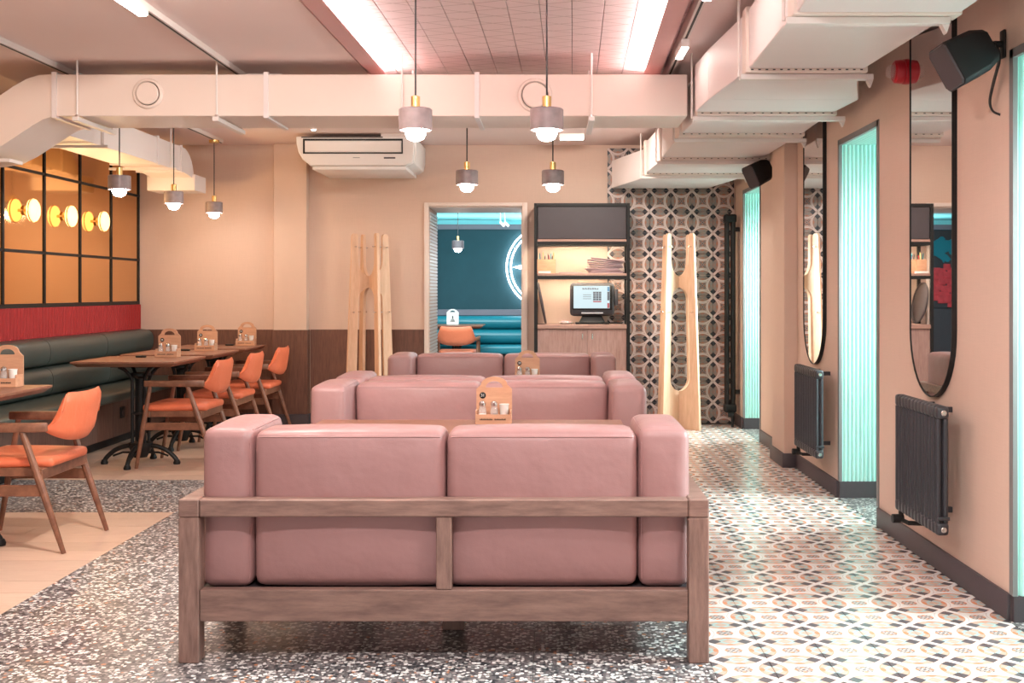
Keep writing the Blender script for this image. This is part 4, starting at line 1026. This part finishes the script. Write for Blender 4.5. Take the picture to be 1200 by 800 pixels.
# ================================================================== SPEAKERS, SOUNDER
def speaker(c, fwd, mount, label, s=1.0, cable=True):
    t = thing('wall_speaker', label, 'loudspeaker', c, 0, 'wall loudspeakers')
    f_ = Vector(fwd).normalized(); side = f_.cross(Vector((0, 0, 1))).normalized(); up = side.cross(f_)
    roll = Matrix.Rotation(math.radians(9), 3, f_); side = roll @ side; up = roll @ up
    C = Vector(c)
    def rect(d, hw, hh, ch):
        return [C+f_*d+side*a+up*b for a, b in ((-hw+ch, -hh), (hw-ch, -hh), (hw, -hh+ch), (hw, hh-ch), (hw-ch, hh), (-hw+ch, hh), (-hw, hh-ch), (-hw, -hh+ch))]
    L = [rect(.095*s, .068*s, .088*s, .014*s), rect(-.03*s, .066*s, .085*s, .018*s), rect(-.095*s, .050*s, .066*s, .02*s)]
    mb = MB(); v = [p for r_ in L for p in r_]; fs = []
    for k in range(2):
        for i in range(8): fs.append([k*8+i, k*8+(i+1) % 8, (k+1)*8+(i+1) % 8, (k+1)*8+i])
    fs += [list(range(8))[::-1], list(range(16, 24))]; mb.add(v, fs)
    obj('cabinet', mb, M['speaker'], t, .004, 2)
    mb = MB(); a = rect(.096*s, .064*s, .084*s, .014*s); b = rect(.102*s, .060*s, .080*s, .014*s)
    mb.add(a+b, [[i, (i+1) % 8, 8+(i+1) % 8, 8+i] for i in range(8)]+[list(range(8, 16)), list(range(8))[::-1]]); obj('grille', mb, M['dark'], t)
    mt = Vector(mount); bk = C-f_*.085*s
    obj('wall_plate', MB().box(mt.x-.012, mt.x, mt.y-.022, mt.y+.022, mt.z-.055, mt.z+.055), M['black'], t, .008, 2)
    obj('bracket_arm', MB().tube([bk+f_*.004, bk-f_*.035, mt+Vector((-.04, 0, 0)), mt+Vector((-.006, 0, 0))], .013, 10), M['black'], t)
    if cable:
        for o_ in (0, .012):
            obj('cable', MB().tube(smooth([mt+Vector((-.03, o_, .0)), mt+Vector((-.022, -.01+o_, -.06)), mt+Vector((-.028, .03+o_, -.14)), mt+Vector((-.026, .075+o_*.5, -.205)), mt+Vector((-.018, .07, -.245)), mt+Vector((-.001, .04, -.265))]), .0045, 8), M['cable'], t)
speaker((1.575, 4.30, 2.135), (-.86, -.20, -.44), (XR, 4.37, 2.20), 'black wall loudspeaker at upper right with its cable hanging beside the near niche')
speaker((1.60, 8.72, 2.16), (-.75, -.45, -.40), (XR, 8.82, 2.20), 'small black wall loudspeaker half hidden behind the pillar', 1.0, False)
t = thing('alarm_sounder', 'round red fire alarm sounder with clear lens beside the near mirror', 'alarm', (XR, 5.51, 2.315))
obj('base', MB().lathe([(.001, 0), (.060, 0), (.062, -.02), (.060, -.035), (.001, -.035)], (XR-.001, 5.513, 2.315), 26, 'x'), M['redplas'], t)
obj('body', MB().lathe([(.001, -.036), (.056, -.036), (.058, -.05), (.055, -.075), (.046, -.082), (.001, -.082)], (XR-.001, 5.513, 2.315), 26, 'x'), M['redplas'], t)
obj('lens', MB().lathe([(.001, -.083), (.034, -.083), (.034, -.10), (.026, -.112), (.001, -.114)], (XR-.001, 5.513, 2.315), 20, 'x'), M['glass'], t)

# ================================================================== BACK ROOM
cx_, cz_ = -.05, 1.59; yN = YW-.05
t = thing('ring_sign', 'glowing white double ring sign with four-pointed star on teal wall', 'sign', (cx_, yN, cz_))
obj('outer_ring', MB().ring((cx_, yN, cz_), .585, .011, 'y', 64, 8), M['neon'], t); obj('inner_ring', MB().ring((cx_, yN, cz_), .525, .011, 'y', 64, 8), M['neon'], t)
st = []
for k in range(4):
    a = k*PI/2; st += [(cx_+.50*math.cos(a), cz_+.50*math.sin(a)), (cx_+.30*math.cos(a+.16), cz_+.30*math.sin(a+.16)), (cx_+.30*math.cos(a+PI/4), cz_+.30*math.sin(a+PI/4)), (cx_+.30*math.cos(a+PI/2-.16), cz_+.30*math.sin(a+PI/2-.16))]
obj('star', MB().prism(st, yN-.012, yN+.012, 'xz'), M['neon'], t)
mb = MB()
for k in range(6):
    a = PI/6+k*PI/3; mb.tube([(cx_+.555*math.cos(a), yN+.011, cz_+.555*math.sin(a)), (cx_+.555*math.cos(a), YW-.001, cz_+.555*math.sin(a))], .005, 6)
obj('standoff', mb, M['chrome'], t)
b2 = thing('back_bench', 'teal leather bench with bolsters in the back room, seen through doorway', 'bench', (-1, 15.8, 0))
obj('ledge', MB().box(-1.95, 1.6, 15.93, 16.15, .91, .99), M['mauve'], b2, .003, 1)
obj('upper_bolster', MB().rbox(-1.95, 1.6, 15.72, 15.99, .722, .905, .08, 8, (0, .012, 0)), M['teal_l'], b2, angle=60)
obj('lower_bolster', MB().rbox(-1.95, 1.6, 15.70, 15.99, .515, .72, .08, 8, (0, .012, 0)), M['teal_l'], b2, angle=60)
obj('seat', MB().rbox(-1.95, 1.6, 15.30, 15.99, .40, .512, .035, 8), M['teal_l'], b2, angle=60)
obj('base', MB().box(-1.95, 1.6, 15.42, 15.98, .046, .40), M['dark'], b2)
place(t0, (-1.25, 15.02, .0455), 0, 'dark table in the teal back room behind the orange chair', 'tables in the back room')
place(t0, (.08, 15.1, .0455), 0, 'table at the right edge of the doorway in the teal back room', 'tables in the back room')
t = thing('menu_stand', 'white card stand on the table in the back room', 'menu stand', (0, 0, 0)); 
ol = [(-.08, 0), (.08, 0), (.08, .16), (.05, .19), (.02, .205), (-.02, .205), (-.05, .19), (-.08, .16)]
obj('card', MB().prism([(p[0]-1.312, p[1]+.807) for p in ol], 15.10, 15.112, 'xz'), M['offwhite'], t)
mb = MB().box(-1.32, -1.304, 15.098, 15.0999, .881, .921)
for k in range(3): mb.box(-1.345+.006*k, -1.279-.006*k, 15.098, 15.0999, .846+.012*k, .852+.012*k)
obj('print', mb, M['rad'], t); obj('handle_slot', MB().prism([(-1.312+.035*math.cos(a), .971+.022*math.sin(a)) for a in [PI*k/8 for k in range(9)]], 15.098, 15.0999, 'xz'), M['teal'], t)
p2 = make_pendant(2.26-1.78); p2.location = (-1.16, 14.1, 1.78); p2['label'] = 'small lit pendant lamp in the teal back room'
for q in p2.children:
    if q.name.startswith('shade'): q.data.materials[0] = M['dark']
t = thing('hanging_spot', 'small white twin ceiling spot hanging in the teal back room', 'spotlight', (-.58, 14.2, 2.2))
for dx in (-.035, .02): obj('stem', MB().tube([(-.60+dx, 14.2, 2.258), (-.60+dx, 14.2, 2.10)], .005, 6), M['fit'], t); obj('head', MB().tube([(-.60+dx, 14.2, 2.11), (-.58+dx+.03, 14.17, 2.06)], .016, 10), M['fit'], t)
# floral mural, left of what the doorway shows (seen in the near mirror)
struct('trim_10', MB().box(-3.4, -1.97, YW-.04, YW-.002, .046, 1.0), M['base'])
mu = tag(obj('floral_mural', MB().box(-2.9, -1.62, YW-.03, YW-.002, 1.01, 2.12), M['dark']), 'dark floral mural with a pink peony, reflected in the near mirror', 'mural')
fm = MB()
for k in range(40):
    a = k*2.399; r_ = .046*math.sqrt(k); fm.rbox(-2.5+r_*math.cos(a)-.05, -2.5+r_*math.cos(a)+.05, YW-.045-.004*(k%3), YW-.030, 1.34+r_*math.sin(a)-.045, 1.34+r_*math.sin(a)+.045, .007, 1)
obj('peony', fm, M['peony'], mu)
lf = MB()
for k in range(9):
    a = k*.7; lf.prism([(-2.45+.3*math.cos(k*1.9)*.6+.16*math.cos(b+a)*(.4+.6*abs(math.cos(b))), 1.85+.1*math.sin(a)+.10*math.sin(b)) for b in [2*PI*q/10 for q in range(10)]], YW-.038-.001*k, YW-.031-.001*k, 'xz')
obj('leaves', lf, M['teal_l'], mu)
